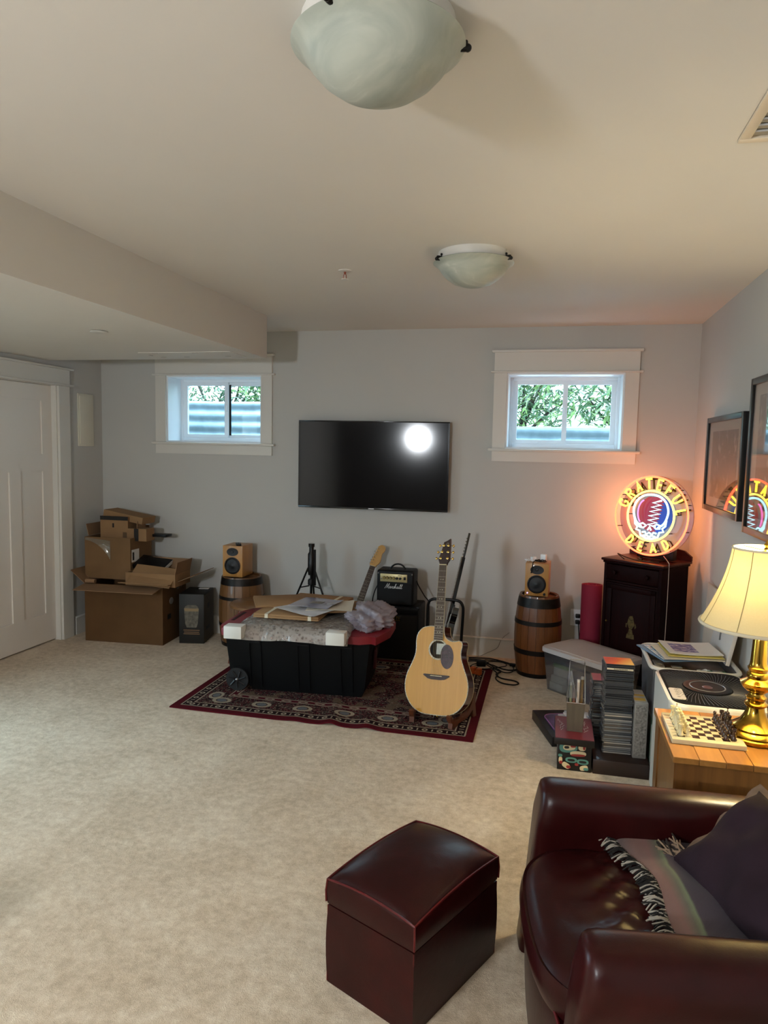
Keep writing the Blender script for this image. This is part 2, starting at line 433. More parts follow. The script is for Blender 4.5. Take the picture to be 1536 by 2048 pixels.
def well(name, xc, yb, hw, depth, ztop, label):
    bm = BM(); nz, na = 72, 30
    rows = []
    for i in range(nz+1):
        z = 1.45+(ztop-1.45)*i/nz
        c = .010*math.sin(2*pi*z/.105)
        row = []
        for j in range(na+1):
            a = pi*j/na
            row.append(bm.verts.new((xc-(hw+c)*math.cos(a), yb+(depth+c)*math.sin(a)**.8, z)))
        rows.append(row)
    for i in range(nz):
        for j in range(na): bm.faces.new((rows[i][j], rows[i][j+1], rows[i+1][j+1], rows[i+1][j]))
    me = mesh_of(name, bm, M_STEEL, 60)
    o = thing(name, label, 'window well', (0, 0, 0))
    w_ = inst('corrugated_wall', me, o); md = w_.modifiers.new('thick', 'SOLIDIFY'); md.thickness = .004
    rim = [(xc-(hw+.005)*math.cos(pi*j/na), yb+(depth+.005)*math.sin(pi*j/na)**.8, ztop) for j in range(na+1)]
    obj('rim', tube(BM(), rim, .012, 8), M_STEEL, o)
    bm = BM(); bx(bm, xc-hw, xc+hw, yb+.02, yb+depth, 1.40, 1.45)
    obj('gravel_bed', bm, mat('gravel', '8a8880', .9, namt=.3, nscale=40, bump=.6), o)
well('window_well', -2.98, YB+WT, .72, .52, 1.985, 'corrugated steel window well outside the left window')
well('window_well', 0.09, YB+WT, .72, .42, 1.782, 'corrugated steel window well outside the right window')
def leaf(bm, p, d, L, w, up):
    side = d.cross(up).normalized()
    n_ = side.cross(d).normalized()
    pts = [p, p+d*L*.35+side*w*.5+n_*L*.02, p+d*L-n_*L*.12, p+d*L*.35-side*w*.5+n_*L*.02]
    mid = p+d*L*.45+n_*L*.06*-1
    v = [bm.verts.new(q) for q in pts]; c = bm.verts.new(mid)
    bm.faces.new((v[0], v[1], c)); bm.faces.new((v[1], v[2], c)); bm.faces.new((v[2], v[3], c)); bm.faces.new((v[3], v[0], c))
def shrub(name, label, base, targets, nleaf, L, w, mats, spread, seed, group):
    rnd = random.Random(seed)
    t = thing(name, label, 'shrub', base, group=group)
    bb = BM(); bl = BM(); bl2 = BM()
    for tg in targets:
        tg = Vector(tg); mid = tg*.5+Vector((rnd.uniform(-.1, .1), rnd.uniform(-.1, .1), rnd.uniform(-.05, .1)))
        pts = spline([(0, 0, -.05), mid, tg], 6)
        tube(bb, pts, [.022*(1-.75*i/(len(pts)-1)) for i in range(len(pts))], 6)
        for k in range(nleaf):
            f = rnd.uniform(.35, 1.05)
            q = (mid*(1-f)*2*f + tg*f*f) if f < 1 else tg
            q = pts[min(len(pts)-1, int(f*len(pts)))].copy()
            q += Vector((rnd.gauss(0, spread), rnd.gauss(0, spread), rnd.gauss(0, spread*.8)))
            d = Vector((rnd.uniform(-1, 1), rnd.uniform(-1, .6), rnd.uniform(-.7, .5))).normalized()
            up = Vector((rnd.uniform(-.4, .4), rnd.uniform(-.6, .2), 1)).normalized()
            leaf(bl if rnd.random() < .6 else bl2, q, d, L*rnd.uniform(.6, 1.2), w*rnd.uniform(.7, 1.2), up)
    obj('branches', bb, M_BRANCH, t); obj('foliage', bl, mats[0], t, kind='stuff', smooth=0); obj('bright_foliage', bl2, mats[1], t, kind='stuff', smooth=0)
    return t
g_ = 'garden shrubs outside the windows'
shrub('garden_shrub', 'bare-branched dark shrub seen at the left of the left window', (-3.55, 7.3, 1.73), [(-.5, 0, .9), (-.15, .1, 1.0), (.25, 0, .8), (.55, .1, .7), (.1, -.1, .5), (-.7, .2, .5)], 260, .10, .028, (M_LEAF1, M_LEAF1), .13, 3, g_)
shrub('garden_shrub', 'bright leafy shrub seen at the right of the left window', (-2.75, 7.1, 1.73), [(-.3, 0, .7), (-.1, .1, .9), (.25, 0, .8), (.45, .1, .5), (.1, -.1, .4), (.6, 0, .9), (-.35, -.1, .3)], 330, .13, .034, (M_LEAF1, M_LEAF2), .13, 4, g_)
shrub('garden_shrub', 'leafy shrub seen at the left of the right window', (-.35, 7.4, 1.73), [(-.4, 0, .8), (-.1, -.1, 1.0), (.3, 0, .7), (.45, -.1, .35), (.2, -.1, .9), (-.3, 0, .35)], 230, .15, .032, (M_LEAF1, M_LEAF2), .15, 5, g_)
shrub('garden_shrub', 'leafy shrub seen at the right of the right window', (.75, 7.3, 1.73), [(-.5, 0, .75), (-.2, -.1, 1.0), (.2, 0, .8), (-.45, -.1, .4), (0, -.1, .5), (.4, 0, .5)], 230, .15, .034, (M_LEAF1, M_LEAF2), .15, 6, g_)
t = thing('garden_fence', 'pale board fence far behind the shrubs', 'fence', (0, 11.2, 1.74))
fm = mesh_of('board', bx(BM(), -.07, .07, -.01, .01, 0, 1.5), mat('weathered_board', 'a2ab9e', .8, namt=.1))
for i in range(44): inst('board', fm, t, T(-4.6+i*.15, random.uniform(-.006, .006), 0))
obj('rail', bx(BM(), -4.7, 2.0, .012, .05, .4, .48), mat('weathered_board', 'cfd6d2'), t)

# ------------------------------------------------------------------ ceiling fixtures
def marbled(name):
    m, nt, b = nodes_of(name); v = coords(nt, (1, 1, 2)); f = noise(nt, v, 4.0, 4, .55, 1.6)
    nt.links.new(ramp(nt, f, [(.35, '9aa198'), (.62, 'b4b9ae'), (.72, 'cfd2c8')]), b.inputs['Base Color'])
    b.inputs['Roughness'].default_value = .42; b.inputs['Subsurface Weight'].default_value = .25; b.inputs['Subsurface Radius'].default_value = (.03, .03, .03)
    return m
M_ALAB = marbled('alabaster_glass')
def ceiling_light(loc, label, rz):
    t = thing('ceiling_light', label, 'ceiling light', loc, rz, 'frosted bowl ceiling lights')
    prof = [(.005, -.152), (.05, -.148), (.092, -.134), (.125, -.111), (.148, -.086), (.160, -.068), (.170, -.057), (.180, -.051), (.187, -.046), (.183, -.042), (.165, -.050), (.14, -.078), (.1, -.115), (.03, -.138), (.005, -.141)]
    obj('glass_bowl', lathe(BM(), prof, 64), M_ALAB, t, label='marbled frosted glass bowl')
    obj('ceiling_pan', lathe(BM(), [(.160, -.040), (.165, -.032), (.165, 0)], 40), M_TRIM, t)
    for k in range(3):
        a = k*2*pi/3
        c = obj('clip', box(BM(), (.178, 0, -.042), (.028, .014, .022), T(rz=a), .004), M_BLACKM, t, label='black metal clip')
        bm = BM(); ball(bm, (.192, 0, -.046), .0085, T(rz=a), 10); ball(bm, (.168, 0, -.024), .006, T(rz=a), 8)
        obj('knob', bm, M_BLACKM, c)
    return t
ceiling_light((-.400, 1.555, ZC), 'unlit frosted glass bowl ceiling light nearest the viewer', R(13))
ceiling_light((-.395, 3.385, ZC), 'unlit frosted glass bowl ceiling light nearer the back wall', R(96.6))
t = thing('fire_sprinkler', 'small fire sprinkler head in the ceiling', 'sprinkler', (-1.081, 3.601, ZC))
obj('escutcheon', lathe(BM(), [(.035, 0), (.033, -.004), (.012, -.007)], 24), M_TRIM, t)
bm = BM(); cyl(bm, (0, 0, -.006), (0, 0, -.02), .006, .005, 10); cyl(bm, (-.006, 0, -.02), (-.008, 0, -.042), .002); cyl(bm, (.006, 0, -.02), (.008, 0, -.042), .002)
obj('link', bm, mat('red_bulb', '8a3b22', .3), t)
obj('deflector', lathe(BM(), [(.018, -.046), (.018, -.043)], 20), M_TRIM, t)
t = thing('sprinkler_cover', 'flat round white cover plate in the lower ceiling', 'cover plate', (-2.472, 3.525, 2.206))
obj('plate', lathe(BM(), [(.042, -.010), (.047, -.007), (.047, -.004)], 32), M_TRIM, t); obj('collar', lathe(BM(), [(.036, -.005), (.036, 0)], 24), mat('shadow_collar', '6a655c', .7), t)
obj('painters_tape', box(BM(), (0, 0, -.001), (.055, .025, .002)), mat('blue_tape', '2c3fa8', .6), M=T(-2.336, 4.556, 2.206, rz=.2), label='scrap of blue tape on the underside of the lower ceiling', cat='tape')
t = thing('access_patch', 'faint outline of a cut drywall patch in the lower ceiling', 'wall patch', (-2.42, 4.52, 2.206))
obj('patch_panel', bx(BM(), -.36, .32, -.13, .13, -.003, 0), M_CEIL, t)
mm = mesh_of('pencil_mark', bx(BM(), -.02, .02, -.003, .003, -.0042, -.003), mat('pencil', '8f8a82', .9))
for (a, b_, r_) in ((-.3, .1, 0), (-.25, -.1, .2), (-.12, .1, 0), (.05, -.1, .1), (.2, .09, 0), (-.34, 0, 1.5)): inst('pencil_mark', mm, t, T(a, b_, 0, rz=r_))
t = thing('ceiling_vent', 'white ceiling vent with bare opening at the top right', 'vent', (.48, 2.31, ZC))
bm = BM(); bx(bm, 0, .30, -.03, 0, -.010, 0, bev=.003); bx(bm, 0, .30, -.66, -.63, -.010, 0, bev=.003); bx(bm, 0, .03, -.63, -.03, -.010, 0, bev=.003); bx(bm, .27, .30, -.63, -.03, -.010, 0, bev=.003)
obj('frame', bm, mat('vent_frame', 'd9cdb8', .4), t); obj('backing', bx(BM(), .03, .27, -.63, -.03, -.002, 0), mat('vent_inside', '8b857a', .6, namt=.3), t)
sm = mesh_of('slat', bx(BM(), .03, .27, -.006, .006, -.007, -.002, T(rx=.4)), mat('vent_slat', 'c3c4c4', .35, .3))
for i in range(14): inst('slat', sm, t, T(0, -.07-i*.039, 0))

# ------------------------------------------------------------------ wall fixtures
t = thing('electrical_panel', 'flat white metal breaker panel on the left wall beside the door', 'breaker panel', (XL, 5.20, 1.555))
obj('panel_box', bx(BM(), 0, .010, -.10, .10, 0, .43, bev=.003), mat('panel_white', 'd4d0c0', .45, namt=.01), t)
obj('panel_door', bx(BM(), .010, .016, -.085, .085, .02, .41, bev=.002), mat('panel_white', 'd4d0c0'), t)
t = thing('wall_outlet', 'white wall socket with two black plugs beside the rolled mat', 'outlet', (.215, YB, .355))
obj('cover_plate', bx(BM(), -.038, .038, -.007, 0, -.062, .062, bev=.003), M_VINYL, t)
for z in (-.028, .018):
    s = obj('socket', bx(BM(), -.017, .017, -.011, -.007, z-.015, z+.015, bev=.002), M_VINYL, t)
    obj('plug', box(BM(), (.014, -.028, z), (.034, .034, .028), bev=.006), M_BLACK, s, label='black plug')
obj('plug_cord', tube(BM(), spline([(.02, -.04, -.04), (.03, -.05, -.15), (.035, -.045, -.28), (.05, -.05, -.345)], 6), .004, 6), M_BLACK, t)

# television
t = thing('television', 'large black flat television mounted on the back wall', 'television', (-1.362, 5.34, 1.110), R(1.6))
obj('back_shell', bx(BM(), -.592, .592, .012, .045, .01, .675, bev=.008), M_BLACK, t)
bm = BM(); w_, h_ = .597, .686
bx(bm, -w_, w_, 0, .016, 0, .014, bev=.002); bx(bm, -w_, w_, 0, .016, h_-.009, h_, bev=.002); bx(bm, -w_, -w_+.009, 0, .016, .014, h_-.009); bx(bm, w_-.009, w_, 0, .016, .014, h_-.009)
obj('bezel', bm, mat('gloss_black', '060607', .12, namt=0), t)
m, nt, b = nodes_of('tv_screen'); b.inputs['Base Color'].default_value = (.003, .003, .004, 1); b.inputs['Roughness'].default_value = .09; b.inputs['Specular IOR Level'].default_value = .4
obj('screen', bx(BM(), -w_+.009, w_-.009, .003, .012, .014, h_-.009), m, t, label='dark glossy screen')
obj('badge', bx(BM(), -.022, .022, -.001, .001, .004, .009), mat('badge_silver', 'b8b8b8', .3, .8, namt=0), t)
obj('wall_bracket', bx(BM(), -.2, .2, .045, YB-5.3465, .2, .5), M_BLACKM, t)
# floor lamp that lights the room from behind the camera, mirrored in the television
FL = (-1.86, -1.2)
t = thing('floor_lamp', 'lit floor lamp standing behind the viewer, mirrored as a bright spot in the television', 'lamp', (FL[0], FL[1], 0))
obj('base', lathe(BM(), [(.14, 0), (.14, .015), (.03, .03)], 32), M_BLACKM, t); obj('pole', cyl(BM(), (0, 0, .02), (0, 0, 1.60), .011), M_BLACKM, t)
obj('globe', ball(BM(), (0, 0, 1.75), .158, n=24), glow('lamp_globe', (.955, .98, 1.0), FLOOR_LAMP_E), t, label='glowing white glass globe')

# framed pictures on the right wall
def poster(name, seed, base, dark):
    m, nt, b = nodes_of(name); v = coords(nt); f = noise(nt, v, 9+seed, 5, .6, 1.0)
    nt.links.new(ramp(nt, f, [(.40, base), (.55, dark), (.66, 'b5aaa0')]), b.inputs['Base Color'])
    b.inputs['Roughness'].default_value = .35; return m
def picture(yn, yf, z0, z1, label, seed, tilt):
    H_, L_ = z1-z0, yf-yn
    t = thing('framed_picture', label, 'picture', (0, 0, 0))
    t.matrix_world = T(XR-.008, (yn+yf)/2, z0) @ Matrix.Rotation(tilt, 4, 'Z')
    fw, y0, y1 = .032, -L_/2, L_/2
    bm = BM(); x0, x1 = -.030, 0
    bx(bm, x0, x1, y0, y0+fw, 0, H_, bev=.002); bx(bm, x0, x1, y1-fw, y1, 0, H_, bev=.002); bx(bm, x0, x1, y0+fw, y1-fw, 0, fw, bev=.002); bx(bm, x0, x1, y0+fw, y1-fw, H_-fw, H_, bev=.002)
    obj('frame', bm, mat('black_frame', '161618', .35, namt=0), t, label='black wooden frame')
    obj('mount', bx(BM(), -.016, -.004, y0+fw, y1-fw, fw, H_-fw), mat('mount_card', 'cfc5b8', .8, namt=.02), t)
    obj('print', bx(BM(), -.0175, -.016, y0+fw+.10, y1-fw-.10, fw+.055, H_-fw-.055), poster('print_%d' % seed, seed, '5b4f47', '46403c'), t, label='dark faded print')
    obj('glazing', bx(BM(), -.0215, -.020, y0+fw, y1-fw, fw, H_-fw), glass_mat('picture_glass', (.97, .97, .97), .06, .0, fres=.55), t)
picture(3.99, 4.87, 1.25, 1.82, 'black framed picture nearest the corner on the right wall', 1, R(.0))
picture(3.00, 3.88, 1.21, 1.97, 'taller black framed picture cut off by the right edge', 2, R(.0))
# ------------------------------------------------------------------ cardboard boxes by the door
M_CARD = mat('cardboard', '755a3e', .88, spec=.2, namt=.10, nscale=5, bump=.05, bscale=90)
M_CARDI = mat('cardboard_inside', '84664a', .85, namt=.08, nscale=5)
M_CARDL = mat('cardboard_light', '8a6a48', .85, namt=.08, nscale=5)
M_PRINT = mat('black_print', '15120f', .6, namt=0)
M_LABEL = mat('white_label', 'd8d6d0', .6, namt=.02)
def carton(name, label, M, w, d_, h, m=None, flaps=(), th=.005, cat='box', bottom=True):
    """open carton, origin at front-left-bottom; flaps: (side, length, angle from vertical outwards, [inset])"""
    m = m or M_CARD
    t = thing(name, label, cat, M=M)
    obj('front_panel', bx(BM(), 0, w, 0, th, 0, h), m, t); obj('back_panel', bx(BM(), 0, w, d_-th, d_, 0, h), m, t)
    obj('side_panel', bx(BM(), 0, th, th, d_-th, 0, h), m, t); obj('side_panel', bx(BM(), w-th, w, th, d_-th, 0, h), m, t)
    obj('bottom_panel', bx(BM(), th, w-th, th, d_-th, 0, th), m, t)
    for fl in flaps:
        side, L, ang = fl[:3]; ins = fl[3] if len(fl) > 3 else 0.0
        a = R(ang)
        if side == 'f': F = T(w/2, th/2, h) @ T(rx=a); s = w
        if side == 'b': F = T(w/2, d_-th/2, h) @ T(rz=pi) @ T(rx=a); s = w
        if side == 'l': F = T(th/2, d_/2, h) @ T(rz=-pi/2) @ T(rx=a); s = d_
        if side == 'r': F = T(w-th/2, d_/2, h) @ T(rz=pi/2) @ T(rx=a); s = d_
        obj('flap', bx(BM(), -s/2+ins, s/2-ins, -th/2, th/2, 0.002, L), M_CARDI, t, M=F)
    return t
t = carton('cardboard_box', 'big open cardboard box on the floor beside the door', T(-3.60, 4.895, 0, rz=R(4)), .665, .42, .465, m=mat('cardboard_dark', '5f452c', .88, namt=.10, nscale=5, spec=.2), flaps=(('f', .17, 97), ('l', .16, 50), ('b', .11, 8, .05), ('r', .28, 68, .02)))
obj('handle_sticker', lathe(BM(), [(.034, 0), (.034, .002)], 24, T(.665, .15, .33, ry=pi/2), sx=.8), mat('grey_sticker', '8f8a84', .6), t, label='oval grey handle hole'); obj('print_mark', bx(BM(), .665, .6665, .08, .14, .19, .23), M_PRINT, t)
obj('curled_flap', tube(BM(), [(.02, -.01, .49), (.10, -.01, .49)], .018, 10), M_CARDI, t)
t = carton('cardboard_box', 'middle open cardboard box stacked on the big box, tape hanging off it', T(-3.665, 4.995, .492, rz=R(2)), .405, .33, .335, flaps=(('r', .13, 3, .10), ('l', .10, 12, .05), ('b', .08, -12, .01)))
obj('shipping_label', bx(BM(), .405, .4065, .02, .13, .14, .24), M_LABEL, t); obj('label_print', bx(BM(), .4065, .407, .03, .055, .155, .22), M_PRINT, t)
obj('tape', slab(BM(), lambda u, v: (.01+u*.22+.03*v*math.sin(3*u), -.004-.022*math.sin(u*3)*v, .33-.02*u-v*(.02+.14*u*u)), 10, 4, .001), glass_mat('packing_tape', (.85, .82, .76), .12, .1, .35, (.75, .7, .62)), t, label='loose strip of clear packing tape')
t = carton('cardboard_box', 'small cardboard box with black tape standing in the middle box', T(-3.585, 5.09, .80, rz=R(1)), .25, .17, .185, m=M_CARDL)
obj('top_panel', bx(BM(), 0, .25, 0, .17, .185, .19), M_CARDL, t); obj('black_tape', bx(BM(), -.001, .251, -.0015, 0, .16, .192), M_PRINT, t)
obj('printed_mark', bx(BM(), .11, .125, -.0015, 0, .10, .135), M_PRINT, t); obj('printed_mark', bx(BM(), .205, .24, -.0015, 0, .02, .065), mat('brown_print', '5a4530', .8), t)
t = carton('cardboard_tray', 'shallow cardboard tray tipped over the top of the box pile', T(-3.20, 5.075, .90, ry=R(12), rx=R(-4)) @ T(ry=pi) , .36, .19, .055, m=M_CARDL, cat='tray')
t.matrix_world = T(-3.215, 5.12, .985, ry=R(9)) @ T(ry=pi)
t = carton('cardboard_scraps_box', 'little brown carton beside the black-taped box', T(-3.33, 5.08, .80), .17, .12, .10, m=M_CARDL)
obj('black_band', bx(BM(), .06, .10, -.0015, 0, 0, .1005), M_PRINT, t); obj('top_panel', bx(BM(), .005, .165, .005, .115, .095, .1), M_CARDL, t)
obj('dark_tray', bx(BM(), 0, .16, 0, .10, 0, .022, bev=.003), M_BLACK, M=T(-3.20, 5.17, .828), label='thin black tray jutting from behind the middle box', cat='tray')
t = carton('cardboard_box', 'small open carton lying slanted on the big box', T(-3.235, 4.90, .475, rz=R(3)), .42, .26, .10, m=M_CARDL, flaps=(('f', .0, 0), ('r', .10, 12), ('b', .09, 10)))
obj('lid_flap', bx(BM(), 0.0, .36, -.003, .003, 0, .20), M_CARDL, t, M=T(.04, -.06, .03, rx=R(-52), ry=R(4)))
obj('tuck_flap', bx(BM(), -.02, .40, -.05, .0, .0, .006), M_CARDL, t, M=T(0, -.03, .022, rx=R(-8)))
t = thing('black_book', 'black book poking out of the slanted carton', 'book', M=T(-3.26, 5.04, .585, rx=R(20), ry=R(5)))
obj('cover', bx(BM(), 0, .27, 0, .17, 0, .035, bev=.003), M_BLACK, t); obj('pages', bx(BM(), .268, .272, .004, .166, .004, .031), M_LABEL, t)
t = thing('crumpled_plastic', 'bit of clear crumpled plastic at the back of the big box', 'plastic wrap', (-2.98, 5.20, .42))
bm = BM(); ball(bm, (0, 0, .07), .07, n=14)
for v in bm.verts: v.co += Vector((random.uniform(-.015, .015), random.uniform(-.015, .015), random.uniform(-.03, .03)))
M_CLEARP = glass_mat('clear_plastic', (.86, .86, .88), .14, .06, .16, (.8, .8, .82))
obj('wrap', bm, M_CLEARP, t, smooth=20)
# black printed carton
t = thing('black_carton', 'tall black carton with a drum-shaped picture beside the big box', 'box', M=T(-2.853, 5.045, 0, rz=R(12)))
obj('carton_body', bx(BM(), 0, .20, 0, .29, 0, .40, bev=.002), mat('carton_black', '1b1814', .55, namt=.15), t)
obj('side_print', bx(BM(), .2, .2015, .01, .28, .01, .39), mat('carton_brown', '4a3f30', .7, namt=.15, nscale=8), t)
obj('side_mark', bx(BM(), .2015, .2025, .10, .15, .27, .31), M_PRINT, t); obj('side_mark', bx(BM(), .2015, .2025, .06, .17, .10, .125), M_PRINT, t)
def yprism(bm, pts, y0, y1, M=I4):
    return prism(bm, [(p[0], -p[1]) for p in pts], y0, y1, M @ Matrix(((1, 0, 0, 0), (0, 0, 1, 0), (0, -1, 0, 0), (0, 0, 0, 1))))
gob = [(.062, .13), (.138, .13), (.150, .16), (.156, .235), (.160, .28), (.150, .30), (.135, .312), (.065, .312), (.05, .30), (.04, .28), (.044, .235), (.05, .16)]
obj('printed_drum', yprism(BM(), gob, -.0015, 0), mat('print_grey', '5f594e', .7, namt=.45, nscale=40), t, label='printed grey picture of a drum')
obj('printed_band', yprism(BM(), [(.045, .262), (.155, .262), (.158, .285), (.042, .285)], -.0022, -.0015), mat('print_tan', '8d7656', .7), t)
for z, x0, x1 in ((.108, .035, .165), (.092, .04, .16), (.078, .035, .165)): obj('printed_line', bx(BM(), x0, x1, -.0015, 0, z-.003, z+.003), mat('print_tan2', '7d5f42', .7), t)
obj('paper_slip', bx(BM(), 0, .08, 0, .05, 0, .004), M_LABEL, M=T(-2.80, 5.27, .401, rz=R(12)), label='white slip lying on the black carton', cat='paper')

# ------------------------------------------------------------------ barrels, speakers
def barrel(loc, re, rm, h, label, wname, c1, c2, hoops, rz):
    t = thing('wooden_barrel', label, 'barrel', loc, rz, 'small wooden barrels')
    def rad(z): return rm-(rm-re)*((z-h/2)/(h/2))**2
    n = 18; g = .010
    bm = BM()
    def fn(u, v):
        a = (u-.5)*(2*pi/n-g); z = v*h; r = rad(z); return (r*math.cos(a), r*math.sin(a), z)
    slab(bm, fn, 2, 10, .016)
    me = mesh_of('stave', bm, wood(wname, c1, c2, 'Z', 7, .42, .25))
    me2 = me.copy(); me2.materials.clear(); me2.materials.append(wood(wname+'_b', c2, c1, 'Z', 6, .42, .25))
    for i in range(n): inst('stave', me if (i*7) % 3 else me2, t, T(rz=2*pi*i/n) @ T(.0012*((i*5) % 3), 0, 0))
    obj('inner_shell', lathe(BM(), [(rad(0)-.018, .02), (rm-.018, h/2), (rad(h)-.018, h-.025)], 32), mat('barrel_inside', '2a1d12', .8), t)
    obj('head', lathe(BM(), [(rad(h)-.014, h-.028), (rad(h)-.014, h-.018)], 36), wood(wname+'_head', c1, c2, 'X', 6), t)
    mh = mat('hoop_iron', '1e1b19', .45, .6, namt=.3, nscale=20)
    for (z0, z1) in hoops:
        pr = [(rad(z0)+.001, z0), (rad(z0)+.004, z0), (rad(z1)+.004, z1), (rad(z1)+.001, z1)]
        obj('hoop', lathe(BM(), pr+[pr[0]], 48, close_bottom=False, close_top=False), mh, t, label='dark iron hoop')
    return t
barrel((-2.39, 5.215, 0), .155, .180, .552, 'wooden barrel under the speaker nearest the cardboard boxes', 'barrel_oak', '7a5530', '5a3a1e', ((.0, .03), (.16, .185), (.375, .40), (.49, .545)), .1)
barrel((-.055, 5.115, 0), .135, .165, .578, 'wooden barrel under the speaker nearest the rolled mat', 'barrel_red', '75451f', '50290f', ((.0, .03), (.165, .20), (.375, .405), (.50, .565)), .3)
M_BEECH = wood('speaker_veneer', 'b98645', '9c6c32', 'Z', 6, .4, .2, .02)
M_CONE = mat('speaker_cone', '15161a', .5, namt=.1)
def speaker(loc, rz, w, h, d_, label, led):
    t = thing('bookshelf_speaker', label, 'speaker', loc, rz, 'wooden speakers on barrels')
    obj('cabinet', bx(BM(), -w/2, w/2, 0, d_, 0, h, bev=.004), M_BEECH, t)
    F = T(0, 0, 0, rx=pi/2)
    rw = w*.40; zc = h*.36
    wf = obj('woofer', lathe(BM(), [(rw, -.001), (rw, .004), (rw*.93, .006), (rw*.90, .003), (rw*.84, .005), (rw*.78, .001), (rw*.3, -.018+.019), (rw*.26, .003), (.001, .006)], 40, T(0, 0, zc) @ F), M_CONE, t, label='black round woofer')
    obj('surround', lathe(BM(), [(rw*.92, .005), (rw*.86, .0085), (rw*.80, .004)], 40, T(0, 0, zc) @ F, close_bottom=False, close_top=False), mat('rubber', '222226', .35), wf)
    tw = obj('tweeter', lathe(BM(), [(rw*.72, -.001), (rw*.72, .003), (rw*.62, .0025), (.001, .0015)], 32, T(0, 0, h*.80) @ F, sy=.66), M_CONE, t, label='black oval tweeter plate')
    obj('dome', ball(BM(), (0, -.002, h*.80), .011, n=12, sy=.6), mat('dome_silk', '2c2c30', .4), tw)
    if led:
        obj('volume_knob', cyl(BM(), (w*.34, -.008, h*.07), (w*.34, .001, h*.07), .009, n=18), M_BLACK, t)
        obj('power_light', cyl(BM(), (-w*.38, -.002, h*.08), (-w*.38, .001, h*.08), .004, n=12), glow('blue_led', '7a6cff', 6.0), t, label='small violet power light')
    return t
speaker((-2.425, 5.115, .552), R(0), .168, .248, .20, 'light wood speaker with a remote on top, on the left barrel', False)
speaker((-.075, 5.025, .578), R(-4), .162, .232, .18, 'light wood speaker with chargers on top and a violet light', True)
t = thing('remote_control', 'small black remote lying on the left speaker', 'remote', M=T(-2.395, 5.16, .802, rz=R(-62)))
obj('shell', bx(BM(), -.06, .06, -.02, .02, 0, .014, bev=.005), M_BLACK, t)
km = mesh_of('button', cyl(BM(), (0, 0, .013), (0, 0, .0155), .004, n=8), mat('grey_button', '77777a', .5))
for i in range(4):
    for j in (-1, 1): inst('button', km, t, T(-.04+i*.022, j*.008, 0))
def squiggle(c, r, turns, z, rnd, n=26):
    return [(c[0]+(r+rnd.uniform(-.3, .3)*r)*math.cos(2*pi*turns*i/n), c[1]+(r*.7+rnd.uniform(-.3, .3)*r)*math.sin(2*pi*turns*i/n), z+.004*((i*7) % 3)) for i in range(n+1)]
rnd = random.Random(5)
t = thing('phone_charger', 'white charger with its cable coiled on the right speaker', 'charger', (-.105, 5.10, .811))
obj('charger_block', box(BM(), (0, 0, .018), (.036, .03, .034), T(rz=.5), .005), M_VINYL, t)
obj('cable', tube(BM(), spline(squiggle((-.025, 0), .028, 2.0, .006, rnd), 3), .0026, 6), M_VINYL, t); 
bm = BM(); box(bm, (-.006, -.006, .043), (.002, .006, .018)); box(bm, (.006, .006, .043), (.002, .006, .018)); obj('prong', bm, mat('prong', 'b0b0b0', .3, .9), t)
t = thing('plug_adapter', 'white upright plug adapter on the right speaker', 'adapter', (-.035, 5.12, .811))
obj('adapter_body', box(BM(), (0, 0, .028), (.04, .034, .05), T(rz=-.3), .006), M_VINYL, t)
bm = BM(); box(bm, (-.007, 0, .062), (.002, .006, .02)); box(bm, (.007, 0, .062), (.002, .006, .02)); obj('prong', bm, mat('prong', 'b0b0b0'), t)
t = thing('black_cable', 'black cable coiled on the right speaker and hanging over its front', 'cable', (-.075, 5.06, .811))
obj('coil', tube(BM(), spline(squiggle((.02, .02), .038, 2.5, .006, rnd), 3), .003, 6), M_BLACK, t)
obj('hanging_end', tube(BM(), spline([(-.02, -.01, .01), (-.03, -.037, .004), (-.034, -.041, -.03), (-.04, -.042, -.07)], 5), [.003]*15+[.007], 6), M_BLACK, t)

# folded black stand by the back wall
t = thing('tripod_stand', 'folded black tripod stand against the back wall below the television', 'stand', (-1.785, 5.16, 0))
obj('column', lathe(BM(), [(.010, .03), (.010, .60), (.024, .60), (.028, .63), (.028, .765), (.018, .78), (.018, .82), (.024, .82), (.024, .845), (.010, .845)], 16), M_BLACKM, t)
obj('collar', lathe(BM(), [(.02, .52), (.026, .525), (.026, .56), (.02, .57)], 14), M_BLACK, t)
for k, a in enumerate((R(195), R(-15), R(90))):
    c, s = math.cos(a), math.sin(a); ry = .30 if k < 2 else .20
    l_ = obj('leg', tube(BM(), [(.025*c, .02*s, .655), (.29*c, ry*s*.8, .008)], .0075, 8), M_BLACKM, t)
    obj('brace', tube(BM(), [(.015*c, .015*s, .515), (.085*c, .06*s, .50)], .005, 6), M_BLACKM, l_)
obj('folded_rods', tube(BM(), [(.026, -.005, .80), (.030, -.008, .52)], .012, 8), M_BLACKM, t)

# round wooden stool hidden behind the tote
t = thing('wooden_stool', 'brown wooden stool mostly hidden behind the black tote', 'stool', (-2.10, 4.86, 0))
M_STOOL = wood('stool_wood', '8a6238', '6a4524', 'X', 5, .4, .3)
obj('seat', lathe(BM(), [(.19, .395), (.205, .402), (.205, .418), (.195, .425), (.06, .420)], 40), M_STOOL, t)
for k in range(4):
    a = R(-132+90*k); c, s = math.cos(a), math.sin(a)
    obj('leg', tube(BM(), [(.13*c, .13*s, .40), (.205*c, .25*s, 0)], [.019, .014], 10), mat('stool_leg', '6e3a20', .4, namt=.15), t)

